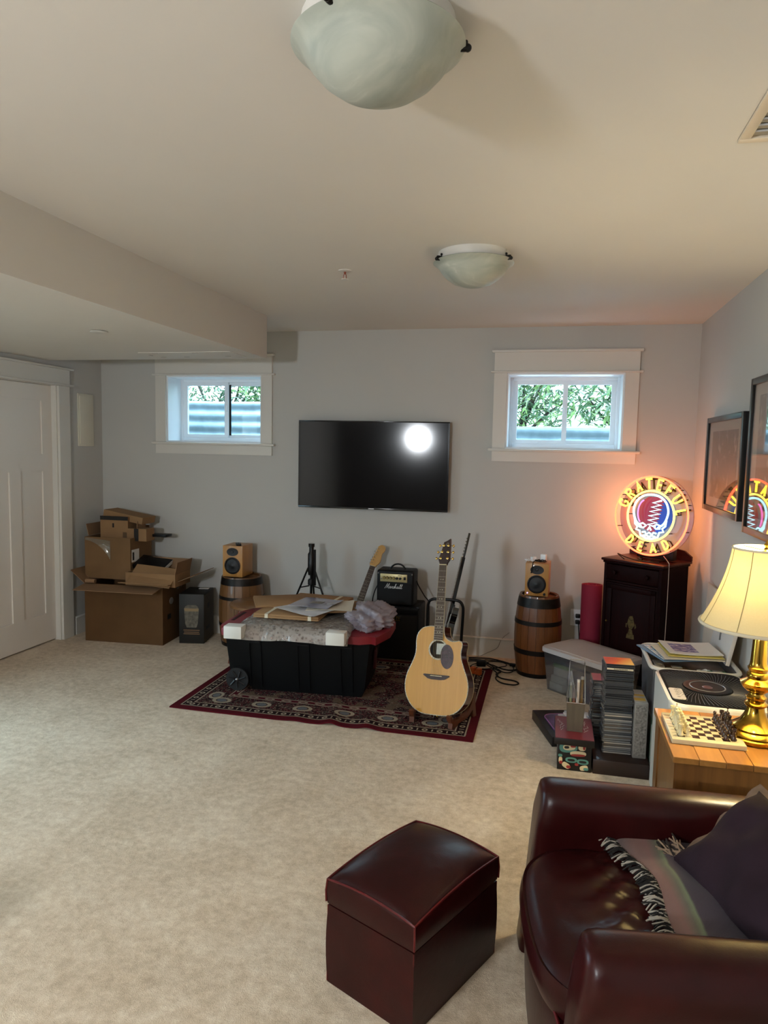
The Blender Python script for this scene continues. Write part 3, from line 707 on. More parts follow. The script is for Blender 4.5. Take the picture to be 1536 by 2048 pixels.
# ------------------------------------------------------------------ rug
def rug_mat(hx, hy):
    m, nt, b = nodes_of('patterned_rug'); tc = N(nt, 'ShaderNodeTexCoord'); sp = N(nt, 'ShaderNodeSeparateXYZ'); nt.links.new(tc.outputs['Object'], sp.inputs[0])
    x, y = sp.outputs[0], sp.outputs[1]
    ax, ay = mth(nt, 'ABSOLUTE', x), mth(nt, 'ABSOLUTE', y)
    dx, dy = mth(nt, 'SUBTRACT', hx, ax), mth(nt, 'SUBTRACT', hy, ay)
    d = mth(nt, 'MINIMUM', dx, dy)
    side = mth(nt, 'LESS_THAN', dx, dy)
    s = mth(nt, 'ADD', mth(nt, 'MULTIPLY', side, y), mth(nt, 'MULTIPLY', mth(nt, 'SUBTRACT', 1, side), x))
    def band(a, c): return mth(nt, 'MULTIPLY', mth(nt, 'GREATER_THAN', d, a), mth(nt, 'LESS_THAN', d, c))
    def cell(period, off=0.0): return mth(nt, 'SUBTRACT', mth(nt, 'MODULO', mth(nt, 'ADD', s, 20*period+off), period), period/2)
    def ring(period, dc, ra, rd, lo, hi, off=0.0):
        u = mth(nt, 'DIVIDE', cell(period, off), ra); w = mth(nt, 'DIVIDE', mth(nt, 'SUBTRACT', d, dc), rd)
        q = mth(nt, 'SQRT', mth(nt, 'ADD', mth(nt, 'MULTIPLY', u, u), mth(nt, 'MULTIPLY', w, w)))
        return mth(nt, 'MULTIPLY', mth(nt, 'GREATER_THAN', q, lo), mth(nt, 'LESS_THAN', q, hi)), q
    v = coords(nt)
    n1 = N(nt, 'ShaderNodeTexVoronoi'); n1.inputs['Scale'].default_value = 34; nt.links.new(v, n1.inputs[0])
    n2 = noise(nt, v, 60, 3, .7); n3 = noise(nt, v, 24, 3, .6, 2.0)
    dark, red, cream, blue, tan = lin('1d0d11'), lin('4a111b'), lin('978a78'), lin('5f6266'), lin('6a5a48')
    col = mixc(nt, mth(nt, 'GREATER_THAN', n2, .53), dark, red)
    col = mixc(nt, mth(nt, 'MULTIPLY', mth(nt, 'LESS_THAN', n1.outputs['Distance'], .17), .7), col, cream)
    lines = mth(nt, 'LESS_THAN', mth(nt, 'ABSOLUTE', mth(nt, 'SUBTRACT', n3, .5)), .014)
    col = mixc(nt, mth(nt, 'MULTIPLY', lines, .7), col, cream)
    fld = noise(nt, v, 7, 1)
    col = mixc(nt, mth(nt, 'MULTIPLY', mth(nt, 'MULTIPLY', mth(nt, 'GREATER_THAN', d, .31), mth(nt, 'GREATER_THAN', fld, .56)), .55), col, tan)
    r1, q1 = ring(.265, .185, .062, .046, .62, 1.0); r0, _ = ring(.265, .185, .062, .046, -1, .5)
    inb = mth(nt, 'MULTIPLY', band(.13, .25), mth(nt, 'GREATER_THAN', mth(nt, 'MAXIMUM', dx, dy), .18))
    col = mixc(nt, mth(nt, 'MULTIPLY', r1, inb), col, cream); col = mixc(nt, mth(nt, 'MULTIPLY', r0, inb), col, blue)
    # guard band with O I O I
    gb = band(.055, .105)
    col = mixc(nt, gb, col, dark)
    r2, _ = ring(.085, .08, .017, .017, .45, 1.0); col = mixc(nt, mth(nt, 'MULTIPLY', r2, gb), col, cream)
    bar = mth(nt, 'MULTIPLY', mth(nt, 'LESS_THAN', mth(nt, 'ABSOLUTE', cell(.085, .0425)), .004), band(.066, .094)); col = mixc(nt, bar, col, cream)
    for a in (.048, .108, .262, .305): col = mixc(nt, band(a, a+.008), col, cream)
    gb2 = band(.270, .305); r3, _ = ring(.11, .287, .034, .011, .5, 1.0); col = mixc(nt, gb2, col, red); col = mixc(nt, mth(nt, 'MULTIPLY', r3, gb2), col, cream)
    col = mixc(nt, mth(nt, 'LESS_THAN', d, .046), col, lin('4c0d17'))
    nt.links.new(col, b.inputs['Base Color']); b.inputs['Roughness'].default_value = .95; b.inputs['Specular IOR Level'].default_value = .1
    bumped(nt, b, noise(nt, v, 300, 3), .5, .004)
    return m
RX0, RX1, RY0, RY1 = -2.20, -.362, 3.765, 5.075
def rugfn(u, v):
    hx, hy = (RX1-RX0)/2, (RY1-RY0)/2
    x, y = -hx+u*2*hx, -hy+v*2*hy
    z = .009
    fr = max(0, 1-v/.42)
    z += fr*(.016*math.exp(-((x-.10+.25*v)/.045)**2) + .013*math.exp(-((x-.32+.3*v)/.05)**2) + .006*math.exp(-((x+.12)/.06)**2))
    y += .012*math.sin(x*2.2)*(1-v) - .028*(u-.5)*(1-v)
    return (x, y, z)
bm = slab(BM(), rugfn, 110, 40, .008)
obj('oriental_rug', bm, rug_mat((RX1-RX0)/2, (RY1-RY0)/2), M=T((RX0+RX1)/2, (RY0+RY1)/2, 0), label='dark red patterned rug under the tote and guitar', cat='rug', smooth=60)

# ------------------------------------------------------------------ black tote with red lid
RUGZ = .010
t = thing('storage_tote', 'big black wheeled tote with red lid on the rug', 'storage tote', (-1.53, 4.40, RUGZ), R(4))
M_TOTE = mat('tote_black', '060708', .5, namt=.06, spec=.22, bump=.03, bscale=200); M_LIDR = mat('tote_red', '7c1822', .45, namt=.06)
prof = [(-.33, 0), (.395, 0), (.415, .05), (.455, .39), (-.495, .39), (-.475, .125), (-.44, .12), (-.36, .10)]
bm = yprism(BM(), prof, -1, 1)
for v in bm.verts:
    f = v.co.z/.39; v.co.y = (.185+.055*f)*v.co.y*(-1 if False else 1)
bmesh.ops.bevel(bm, geom=[e for e in bm.edges if abs(e.verts[0].co.y-e.verts[1].co.y) < 1e-4 and e.verts[0].co.x > .3 and e.verts[1].co.x > .3], offset=.035, segments=4, profile=.5, affect='EDGES', clamp_overlap=True)
obj('body', bm, M_TOTE, t)
for xc in (-.30, .02, .30):
    bm = BM()
    for (dx, w_) in ((-.036, .006), (.036, .006)):
        hexa(bm, [(xc+dx-w_, -.187, .02), (xc+dx+w_, -.187, .02), (xc+dx+w_, -.19, .02), (xc+dx-w_, -.19, .02)] and [(xc+dx-w_, -.197, .02), (xc+dx+w_, -.197, .02), (xc+dx+w_, -.185, .02), (xc+dx-w_, -.185, .02)],
             [(xc+dx*1.06-w_, -.250, .388), (xc+dx*1.06+w_, -.250, .388), (xc+dx*1.06+w_, -.235, .388), (xc+dx*1.06-w_, -.235, .388)])
    bx(bm, xc-.036, xc+.036, -.245, -.22, .325, .335)
    obj('rib', bm, M_TOTE, t)
for s in (-1, 1):
    w_ = obj('wheel', tube(BM(), [(-.415, s*.16, .075), (-.415, s*.235, .075)], .075, 28), mat('wheel_rubber', '0b0b0c', .6), t, label='black plastic wheel')
    bm = BM()
    for k in range(7): box(bm, (.04*math.cos(k*2*pi/7), 0, .04*math.sin(k*2*pi/7)), (.014, .012, .05), T(-.415, s*.238, .075) @ T(), 0) if False else tube(bm, [(-.415+.016*math.cos(k*2*pi/7), s*.239, .075+.016*math.sin(k*2*pi/7)), (-.415+.058*math.cos(k*2*pi/7+.3), s*.239, .075+.058*math.sin(k*2*pi/7+.3))], .006, 6)
    obj('spoke', bm, mat('wheel_spoke', '1c1c1e', .4), w_); obj('axle_cap', ball(BM(), (-.415, s*.24, .075), .012, n=12), mat('axle_steel', '8a8a8c', .35, .8), w_)
lp = [(-.54, -.20), (-.50, -.285), (-.40, -.31), (.40, -.31), (.47, -.275), (.50, -.30), (.53, -.20), (.56, -.10), (.56, .14), (.52, .25), (.42, .31), (-.42, .31), (-.50, .27), (-.54, .18)]
bm = BM(); prism(bm, lp, .375, .425)
bmesh.ops.bevel(bm, geom=[e for e in bm.edges if e.verts[0].co.z > .42 and e.verts[1].co.z > .42], offset=.012, segments=2, profile=.5, affect='EDGES')
ld = obj('lid', bm, M_LIDR, t, label='red lid')
for s in (-1, 1): obj('handle_slot', bx(BM(), s*.50-.012, s*.50+.012, -.10, .14, .4245, .4265, bev=.001), mat('slot_dark', '30070c', .8), ld)
obj('latch', bx(BM(), .44, .455, -.03, .03, .14, .27, bev=.004), mat('latch_red', '4a0e16', .5), t, label='dark red side latch')

# wrapped flat package and mailers on the tote
TZ = .435
def wrapmat():
    m = bpy.data.materials.new('bubble_wrap'); m.use_nodes = True; nt = m.node_tree; b = nt.nodes['Principled BSDF']
    v = coords(nt); vo = N(nt, 'ShaderNodeTexVoronoi'); vo.inputs['Scale'].default_value = 52; nt.links.new(v, vo.inputs[0])
    f = noise(nt, v, 14, 4, .6)
    nt.links.new(ramp(nt, mth(nt, 'ADD', mth(nt, 'MULTIPLY', vo.outputs['Distance'], .5), mth(nt, 'MULTIPLY', f, .6)), [(.30, '8a8078'), (.6, 'b4aca4')]), b.inputs['Base Color'])
    b.inputs['Roughness'].default_value = .10; b.inputs['Alpha'].default_value = .55; b.inputs['Specular IOR Level'].default_value = .7
    bp = N(nt, 'ShaderNodeBump'); bp.inputs['Strength'].default_value = 1.0; bp.inputs['Distance'].default_value = .005
    nt.links.new(mth(nt, 'ADD', mth(nt, 'MULTIPLY', vo.outputs['Distance'], -1.0), mth(nt, 'MULTIPLY', f, 1.6)), bp.inputs['Height']); nt.links.new(bp.outputs[0], b.inputs['Normal'])
    return m
M_WRAP = wrapmat()
t = thing('wrapped_package', 'flat bubble-wrapped package with white corner guards on the red lid', 'package', (-1.53, 4.395, TZ), R(4))
obj('panel', bx(BM(), -.37, .30, -.34, .36, .006, .034), mat('package_board', '6a5e54', .8, namt=.15), t)
rw = random.Random(11)
def wrapfn(u, v):
    x, y = -.40+.74*u, -.37+.77*v
    e = min(u, 1-u, v, 1-v); z = .044 if e > .04 else .008+.9*e
    z += .004*math.sin(u*37+3*v)*math.sin(v*29+u*5)
    if v < .05: z = .044-.085*(1-v/.05)*(1+.06*math.sin(u*9)); y = -.374-.003*math.sin(u*25)+.01*(v/.05)
    return (x+.006*math.sin(v*23), y+.002*math.sin(u*31), z)
obj('bubble_wrap', slab(BM(), wrapfn, 40, 40, .003), M_WRAP, t, label='clear bubble wrap', smooth=60)
for (cx_, cy_) in ((-.37, -.388), (.275, -.388), (.28, .35)):
    obj('corner_guard', box(BM(), (cx_, cy_, .028 if cy_ > 0 else .010), (.115, .085, .078), bev=.004), mat('white_foam', 'd5d3cb', .7, namt=.02), t, label='white corner guard')
bm = BM(); bmesh.ops.create_icosphere(bm, subdivisions=5, radius=1.0)
for v in bm.verts:
    n_ = v.co.normalized(); k = 1+.16*math.sin(5*n_.x+3*n_.z)*math.cos(6*n_.y)+.10*math.sin(13*n_.y+7*n_.x)+.06*math.sin(23*n_.z+11*n_.x)+.045*math.sin(37*n_.x-19*n_.y+9*n_.z)+.03*abs(math.sin(41*n_.y+29*n_.z))
    v.co = Vector((n_.x*.15*k+.40, n_.y*.26*k+.06, max(-.008, n_.z*.085*k+.035)))
obj('crumpled_wrap', bm, glass_mat('crumpled_plastic_wrap', (.88, .86, .90), .20, .10, .62, (.82, .79, .83)), t, label='crumpled clear plastic', smooth=75)
M_MAIL = mat('mailer_board', '9a7650', .85, namt=.06); M_STRAP = mat('paper_strap', 'd8cdb4', .6, namt=.03)
def mailer(label, x, y, z, w, d_, h, rz, straps=(), rx=0, ry=0, m=None, cat='mailer', name='record_mailer'):
    t = thing(name, label, cat, M=T(x, y, z, rx, ry, rz))
    obj('board', bx(BM(), -w/2, w/2, -d_/2, d_/2, 0, h*.48, bev=.0015), m or M_MAIL, t); obj('flap_board', bx(BM(), -w/2+.003, w/2-.002, -d_/2+.004, d_/2, h*.52, h, bev=.0015), m or M_MAIL, t)
    for s in straps:
        bm = BM(); bx(bm, s-.011, s+.011, -d_/2-.0015, d_/2+.0015, h, h+.0012); bx(bm, s-.011, s+.011, -d_/2-.0015, -d_/2, 0, h)
        obj('paper_strap', bm, M_STRAP, t)
    return t
ZW = TZ+.052
mailer('lowest brown cardboard mailer with two pale straps', -1.63, 4.37, ZW, .44, .34, .026, R(2), (-.13, .16))
mailer('brown mailer with one pale strap at the back of the pile', -1.58, 4.72, ZW, .42, .32, .026, R(-4), (.12,))
mailer('plain brown mailer turned askew at the left of the pile', -1.80, 4.56, ZW+.028, .36, .33, .012, R(27))
mailer('tan mailer jutting out at the right of the pile', -1.36, 4.50, ZW+.030, .30, .30, .010, R(24))
def sleeve(label, x, y, z, w, d_, rz, m, seed, cat='sleeve', name='plastic_sleeve', inner=None):
    t = thing(name, label, cat, M=T(x, y, z, rz=rz))
    obj('sheet', slab(BM(), lambda u, v: ((u-.5)*w, (v-.5)*d_, .004+.004*math.sin(u*5+seed)*math.sin(v*6+seed*2)+.010*max(0, u-.85)*6*v), 16, 16, .0015), m, t, smooth=60)
    if inner: obj('printed_patch', slab(BM(), lambda u, v: ((u-.5)*inner[0]+inner[2], (v-.5)*inner[1]+inner[3], .0065+.004*math.sin(.5*5+seed)*math.sin(.5*6+seed*2)), 2, 2, .001), inner[4], t)
    return t
M_SLV = mat('glossy_sleeve', 'c9c6c8', .12, namt=.10, nscale=9, coat=.6, bump=.3, bscale=9, bdist=.01); M_SLG = mat('grey_sleeve', '8a8898', .22, namt=.10, nscale=5, coat=.4, bump=.25, bscale=7, bdist=.008)
sleeve('white glossy plastic sleeve sliding off the front of the mailers', -1.52, 4.36, ZW+.043, .36, .30, R(-24), M_SLV, 1, inner=(.05, .04, -.12, .09, mat('purple_print', '4a3a78', .4)))
sleeve('pale paper sleeve under the grey sleeve', -1.40, 4.45, ZW+.050, .30, .30, R(12), mat('cream_sleeve', 'c8bfae', .6, namt=.05), 2)
sleeve('grey translucent record sleeve on top of the pile', -1.50, 4.45, ZW+.060, .28, .27, R(-6), M_SLG, 3, inner=(.085, .07, .0, .01, mat('sleeve_label', '7a766e', .5, namt=.3, nscale=60)))
# ------------------------------------------------------------------ amplifiers
M_TOLEX = mat('black_tolex', '060607', .5, spec=.25, namt=.1, bump=.35, bscale=260); M_GRILLE = mat('grille_cloth', '070708', .85, namt=.2, nscale=300, bump=.3, bscale=400)
t = thing('guitar_amplifier', 'larger dark amplifier on the floor under the small one', 'amplifier', (-1.105, 5.085, 0))
obj('cabinet', bx(BM(), -.185, .185, .012, .29, .012, .418, bev=.012), M_TOLEX, t)
obj('grille', bx(BM(), -.172, .172, .0, .014, .02, .355, bev=.004), mat('brown_grille', '120c09', .8, namt=.3, nscale=200), t)
obj('control_lip', bx(BM(), -.182, .182, -.002, .016, .362, .412, bev=.006), M_TOLEX, t)
for sx in (-1, 1):
    for zz in (.02, .41): obj('corner_cap', box(BM(), (sx*.178, .02, zz), (.028, .03, .028), bev=.008), M_BLACK, t)
bp = obj('badge', bx(BM(), -.055, .055, -.004, .001, .308, .348, bev=.001), mat('badge_black', '0a0907', .3), t)
# stroke lettering
GLY = {
 'A': [[(0, 0), (.35, 1), (.7, 0)], [(.14, .36), (.56, .36)]], 'C': [[(.62, .85), (.45, 1), (.2, 1), (0, .75), (0, .25), (.2, 0), (.45, 0), (.62, .15)]],
 'D': [[(0, 0), (0, 1), (.3, 1), (.6, .75), (.6, .25), (.3, 0), (0, 0)]], 'E': [[(.55, 1), (0, 1), (0, 0), (.55, 0)], [(0, .5), (.45, .5)]],
 'F': [[(.55, 1), (0, 1), (0, 0)], [(0, .52), (.45, .52)]], 'G': [[(.62, .85), (.45, 1), (.2, 1), (0, .75), (0, .25), (.2, 0), (.5, 0), (.64, .2), (.64, .45), (.4, .45)]],
 'L': [[(0, 1), (0, 0), (.5, 0)]], 'R': [[(0, 0), (0, 1), (.35, 1), (.58, .85), (.58, .65), (.35, .5), (0, .5)], [(.3, .5), (.6, 0)]],
 'T': [[(0, 1), (.7, 1)], [(.35, 1), (.35, 0)]], 'U': [[(0, 1), (0, .25), (.18, 0), (.42, 0), (.6, .25), (.6, 1)]], 'O': [[(.3, 1), (.08, .85), (0, .5), (.08, .15), (.3, 0), (.52, .15), (.6, .5), (.52, .85), (.3, 1)]],
}
bm = BM(); x = -.045
for ch in 'CRATE':
    for st_ in GLY[ch]: tube(bm, [(x+p[0]*.022, -.005, .318+p[1]*.022) for p in st_], .0022, 6, flat=.6)
    x += .0195
obj('lettering', bm, mat('gold_letter', '9a8038', .35, .7), bp, label='gold maker lettering')
obj('underline', bx(BM(), -.048, .048, -.005, -.0035, .311, .3135), mat('gold_letter', '9a8038'), bp)
t = thing('guitar_amplifier', 'small black amplifier with gold control panel on top of the other', 'amplifier', (-1.103, 5.075, .419))
obj('cabinet', bx(BM(), -.140, .140, .010, .185, .006, .268, bev=.014, seg=3), M_TOLEX, t)
obj('grille', bx(BM(), -.125, .125, .004, .012, .018, .172, bev=.003), M_GRILLE, t)
pn = obj('control_panel', bx(BM(), -.112, .092, .002, .013, .183, .242, bev=.002), mat('gold_panel', 'b9ab7c', .35, .35, namt=.06), t, label='brushed gold control panel')
for k in range(6):
    kx = -.082+k*.0245
    kb = obj('knob', cyl(BM(), (kx, -.010, .212), (kx, .004, .212), .0088, .0098, n=18), M_BLACK if k > 3 else mat('knob_gold', '8f7f4c', .3, .6), pn)
    if k < 4: 
        bm = lathe(BM(), [(.011, 0), (.0125, .002), (.011, .003)], 20, T(kx, .003, .212, rx=pi/2), close_bottom=False, close_top=False)
        inst('knob_ring', mesh_of('knob_ring', bm, M_BLACK), pn)
obj('power_switch', bx(BM(), .066, .082, -.004, .003, .203, .224, bev=.002), M_BLACK, pn); obj('jack', cyl(BM(), (-.102, -.003, .205), (-.102, .004, .205), .006, n=12), mat('jack_steel', '8a8a88', .3, .9), pn)
obj('panel_print', bx(BM(), .022, .052, .0012, .002, .230, .234), M_PRINT, pn)
for sx in (-1, 1): obj('screw', cyl(BM(), (sx*.128, .004, .245), (sx*.128, .012, .245), .005, n=10), mat('screw_steel', '777777', .3, .9), t)
for sx in (-1, 1):
    for sy in (.03, .165): obj('foot', cyl(BM(), (sx*.11, sy, 0), (sx*.11, sy, .008), .012, n=12), M_BLACK, t)
obj('handle', tube(BM(), spline([(-.052, .095, .266), (-.045, .095, .282), (-.02, .095, .300), (.01, .095, .304), (.035, .095, .296), (.055, .095, .276), (.058, .095, .266)], 5), .0065, 8), M_BLACK, t)
# script logo
SCR = [[(0, .1), (.06, .0), (.10, .3), (.22, .95), (.24, .98), (.245, .2), (.26, .12), (.40, .85), (.46, 1.0), (.42, .3), (.43, .05), (.50, .02)],
       [(.66, .40), (.58, .42), (.53, .22), (.57, .03), (.64, .12), (.69, .42), (.68, .12), (.72, .02), (.78, .12)],
       [(.78, .10), (.83, .42), (.86, .36), (.92, .40), (.89, .12), (.93, .02), (.98, .12)],
       [(1.10, .38), (1.04, .42), (1.01, .30), (1.08, .16), (1.04, .02), (.96, .06)],
       [(1.06, .04), (1.18, .50), (1.24, .98), (1.18, .80), (1.15, .02), (1.22, .34), (1.29, .38), (1.29, .10), (1.33, .02), (1.40, .15)],
       [(1.54, .40), (1.46, .42), (1.41, .22), (1.45, .03), (1.52, .12), (1.57, .42), (1.56, .12), (1.60, .02), (1.66, .15)],
       [(1.66, .15), (1.76, .60), (1.79, .96), (1.73, .80), (1.71, .15), (1.76, .02), (1.83, .15)],
       [(1.83, .15), (1.93, .60), (1.96, .96), (1.90, .80), (1.88, .15), (1.93, .02), (2.02, .2)]]
bm = BM()
for st_ in SCR: tube(bm, spline([(-.078+p[0]*.066+p[1]*.008, .002, .134+p[1]*.036) for p in st_], 4), .0019, 6, flat=.7)
obj('script_lettering', bm, mat('letter_white', 'e0e0dc', .4, namt=0), t, label='white script lettering')
obj('amplifier_cable', tube(BM(), spline([(-.955, 5.17, .60), (-.945, 5.20, .56), (-.90, 5.22, .48), (-.872, 5.24, .43), (-.868, 5.25, .30), (-.87, 5.24, .12), (-.84, 5.23, .008), (-.76, 5.22, .007)], 6), .0045, 8), M_BLACK, label='black cable hanging down beside the amplifiers', cat='cable')
obj('amplifier_lead', tube(BM(), spline([(-1.247, 5.19, .59), (-1.258, 5.20, .56), (-1.29, 5.21, .49), (-1.31, 5.23, .40), (-1.31, 5.24, .2), (-1.30, 5.25, .01)], 6), .004, 8), M_BLACK, label='thin black lead curving down behind the small amplifier', cat='cable')

# ------------------------------------------------------------------ guitars
M_SPRUCE = wood('spruce_top', 'c99442', 'b37f33', 'Z', 7, .12, .8, 0, 25); M_ROSE = wood('rosewood', '3b2620', '22120e', 'Z', 10, .4, 0, .02)
M_SIDE = wood('guitar_side', '4a1f14', '260d08', 'Z', 8, .15, .6, 0); M_GOLD = mat('gold_hardware', 'c9a45a', .22, .95, namt=0); M_CHROME = mat('chrome', 'c8c8c8', .12, 1, namt=0)
M_CREAM = mat('cream_binding', 'cdbf98', .35, namt=.03); M_PEARL = mat('pearl_binding', 'b5b09a', .25, namt=.5, nscale=120)
left = [(0, 0), (-.08, .004), (-.14, .034), (-.182, .09), (-.197, .155), (-.188, .22), (-.160, .285), (-.143, .335), (-.140, .375), (-.142, .42), (-.133, .46), (-.105, .492), (-.06, .505), (-.03, .505)]
right = [(.03, .505), (.031, .475), (.042, .446), (.066, .428), (.098, .424), (.126, .430), (.142, .424), (.148, .405), (.142, .365), (.147, .325), (.166, .275), (.190, .215), (.197, .155), (.182, .09), (.14, .034), (.08, .004)]
def dedupe(ps):
    out = []
    for p in ps:
        if not out or (Vector(p)-Vector(out[-1])).length > 1e-4: out.append(p)
    return out
lo = [tuple(p) for p in spline([(p[0], p[1], 0) for p in left], 5)]; ro = [tuple(p) for p in spline([(p[0], p[1], 0) for p in right+[(0, 0)]], 5)][:-1]
outline = dedupe([(p[0], p[1]) for p in lo]+[(p[0], p[1]) for p in ro])
Ryz = Matrix(((1, 0, 0, 0), (0, 0, 1, 0), (0, 1, 0, 0), (0, 0, 0, 1)))   # (x,z,y) -> (x,y,z)
def vplate(bm, pts, y0, y1, M=I4): return prism(bm, pts, y0, y1, M @ Ryz)
def holed_plate(bm, pts, hc, hr, y0, y1):
    """plate with a round hole, bridged ring of faces"""
    n = len(pts); hole = []
    for p in pts:
        d_ = Vector((p[0]-hc[0], p[1]-hc[1])); d_.normalize(); hole.append((hc[0]+hr*d_.x, hc[1]+hr*d_.y))
    V = [[bm.verts.new((p[0], y, p[1])) for p in ps] for ps, y in ((pts, y0), (hole, y0), (pts, y1), (hole, y1))]
    for i in range(n):
        j = (i+1) % n
        bm.faces.new((V[0][i], V[0][j], V[1][j], V[1][i])); bm.faces.new((V[2][j], V[2][i], V[3][i], V[3][j]))
        bm.faces.new((V[0][j], V[0][i], V[2][i], V[2][j])); bm.faces.new((V[1][i], V[1][j], V[3][j], V[3][i]))
G = T(-.608, 3.945, RUGZ+.052, rz=R(-13)) @ T(ry=R(-4.0)) @ T(rx=R(-15.5))
t = thing('acoustic_guitar', 'natural wood acoustic guitar standing on the rug in front of the amplifiers', 'guitar', M=G)
bm = BM(); vplate(bm, [(p[0]*.995, p[1]) for p in outline], .004, .105)
bd = obj('body', bm, M_SIDE, t, label='dark red-brown sides and back')
bm = BM(); holed_plate(bm, outline, (0, .372), .051, 0, .004); tp = obj('soundboard', bm, M_SPRUCE, t, label='pale spruce top')
obj('soundhole', vplate(BM(), [(.05*math.cos(a*pi/16), .372+.05*math.sin(a*pi/16)) for a in range(32)], .0035, .0039), mat('hole_dark', '120c08', .9, namt=0), t)
obj('maker_label', vplate(BM(), [(-.012, .345), (.048, .345), (.048, .408), (-.012, .408)], .0028, .0034), mat('paper_label', 'b9bcb4', .7, namt=.1, nscale=50), t, label='pale paper label inside the soundhole')
obj('rosette', lathe(BM(), [(.0515, 0), (.0515, .0012), (.060, .0012), (.060, 0)], 48, T(0, -.0, .372, rx=pi/2), close_bottom=False, close_top=False), M_PEARL, t)
obj('binding', tube(BM(), [(p[0], .001, p[1]) for p in outline], .0026, 6, closed=True), M_PEARL, t)
obj('back_binding', tube(BM(), [(p[0]*.995, .105, p[1]) for p in outline], .002, 6, closed=True), M_CREAM, t)
obj('pickguard', vplate(BM(), [(.058+.041*math.cos(a)*(1 if math.cos(a) > 0 else 1.0)+.012*math.sin(a)*0, .335+.070*math.sin(a)-.10*(.041*math.cos(a))) for a in [2*pi*k/40 for k in range(40)] if True], -.0014, .0002), mat('tortoise_guard', '33202a', .12, namt=.4, nscale=40, coat=.5), t, label='dark purple pickguard')
obj('fretboard_extension', vplate(BM(), [(-.027, .428), (.027, .428), (.0275, .50), (-.0275, .50)], -.006, .0), M_ROSE, t)
br = [(-.078, .228), (.078, .228), (.082, .222), (.066, .212), (.052, .203), (.028, .199), (-.028, .199), (-.052, .203), (-.066, .212), (-.082, .222)]
b_ = obj('bridge', vplate(BM(), br, -.008, .0), M_ROSE, t, label='dark winged bridge'); obj('saddle', bx(BM(), -.036, .036, -.011, -.008, .219, .222), M_CREAM, b_)
ZN = .872
nk = obj('neck', hexa(BM(), [(-.026, -.004, .50), (.026, -.004, .50), (.020, .020, .50), (-.020, .020, .50)], [(-.021, -.004, ZN), (.021, -.004, ZN), (.016, .016, ZN), (-.016, .016, ZN)]), M_SIDE, t)
fb = obj('fretboard', hexa(BM(), [(-.0285, -.010, .428), (.0285, -.010, .428), (.0285, -.003, .428), (-.0285, -.003, .428)], [(-.0225, -.010, ZN), (.0225, -.010, ZN), (.0225, -.003, ZN), (-.0225, -.003, ZN)]), M_ROSE, t)
bm = BM()
for s in (-1, 1): tube(bm, [(s*.0287, -.007, .43), (s*.0227, -.007, ZN)], .0017, 6)
obj('neck_binding', bm, M_CREAM, t)
fm = mesh_of('fret', bx(BM(), -.0225, .0225, -.0118, -.0098, -.0007, .0007), mat('fret_wire', 'a8a090', .3, .8))
SL = ZN-.222
for k in range(1, 21):
    z = ZN-SL*(1-2**(-k/12)); wf = (.0225+(ZN-z)/(ZN-.428)*.006)/.0225
    inst('fret', fm, t, T(0, 0, z) @ Matrix.Diagonal((wf, 1, 1, 1)))
im = mesh_of('inlay', bx(BM(), -.009, -.004, -.0106, -.0098, -.0025, .0025), M_PEARL); im2 = mesh_of('inlay', bx(BM(), .004, .010, -.0106, -.0098, -.003, .002), M_PEARL)
for k in (3, 5, 7, 9, 12, 15, 17):
    z = ZN-SL*(1-2**(-(k-.5)/12)); inst('inlay', im, t, T(0, 0, z)); inst('inlay', im2, t, T(0, 0, z))
obj('nut', bx(BM(), -.0225, .0225, -.013, -.003, ZN-.001, ZN+.004), M_CREAM, t)
hs = [(-.021, ZN), (.021, ZN), (.027, ZN+.018), (.037, ZN+.034), (.036, ZN+.07), (.034, ZN+.12), (.030, ZN+.165), (.012, ZN+.152), (-.010, ZN+.142), (-.013, ZN+.125), (-.022, ZN+.08), (-.036, ZN+.036), (-.030, ZN+.020)]
HM = T(0, -.004, ZN) @ T(rx=R(-7)) @ T(0, 0, -ZN)
hd = obj('headstock', vplate(BM(), hs, 0, .015, HM), M_ROSE, t, label='dark pointed headstock')
for s, xs in ((-1, (-.022, -.017, -.009)), (1, (.022, .022, .020))):
    for k in range(3):
        z = ZN+.042+.040*k; x = xs[k]
        bm = BM(); lathe(bm, [(.0075, 0), (.0075, .002), (.004, .003), (.003, .008), (.001, .008)], 16, HM @ T(x, 0, z, rx=pi/2))
        xe = {-1: (-.036, -.030, -.022), 1: (.037, .036, .034)}[s][k]
        cyl(bm, (xe-s*.004, .010, z), (xe+s*.010, .010, z), .0022, n=8, M=HM); ball(bm, (xe+s*.016, .010, z), .0085, HM, 10, .8, .6, 1.1)
        obj('tuner', bm, M_GOLD, hd, label='gold tuning peg')
obj('headstock_emblem', tube(BM(), [HM @ Vector(p) for p in spline([(.004, -.001, ZN+.118), (.010, -.001, ZN+.135), (.020, -.001, ZN+.135), (.018, -.001, ZN+.122), (.012, -.001, ZN+.115)], 4)], .0011, 6), M_PEARL, hd)
sm = BM()
for k in range(6):
    f = (k-2.5)/5
    tube(sm, [(f*.055, -.010, .220), (f*.036, -.0135, ZN)], .0005, 4)
obj('strings', sm, mat('bronze_string', '8f7a4e', .35, .8), t)
obj('strap_button', ball(BM(), (0, .05, -.008), .009, n=10), M_GOLD, t)

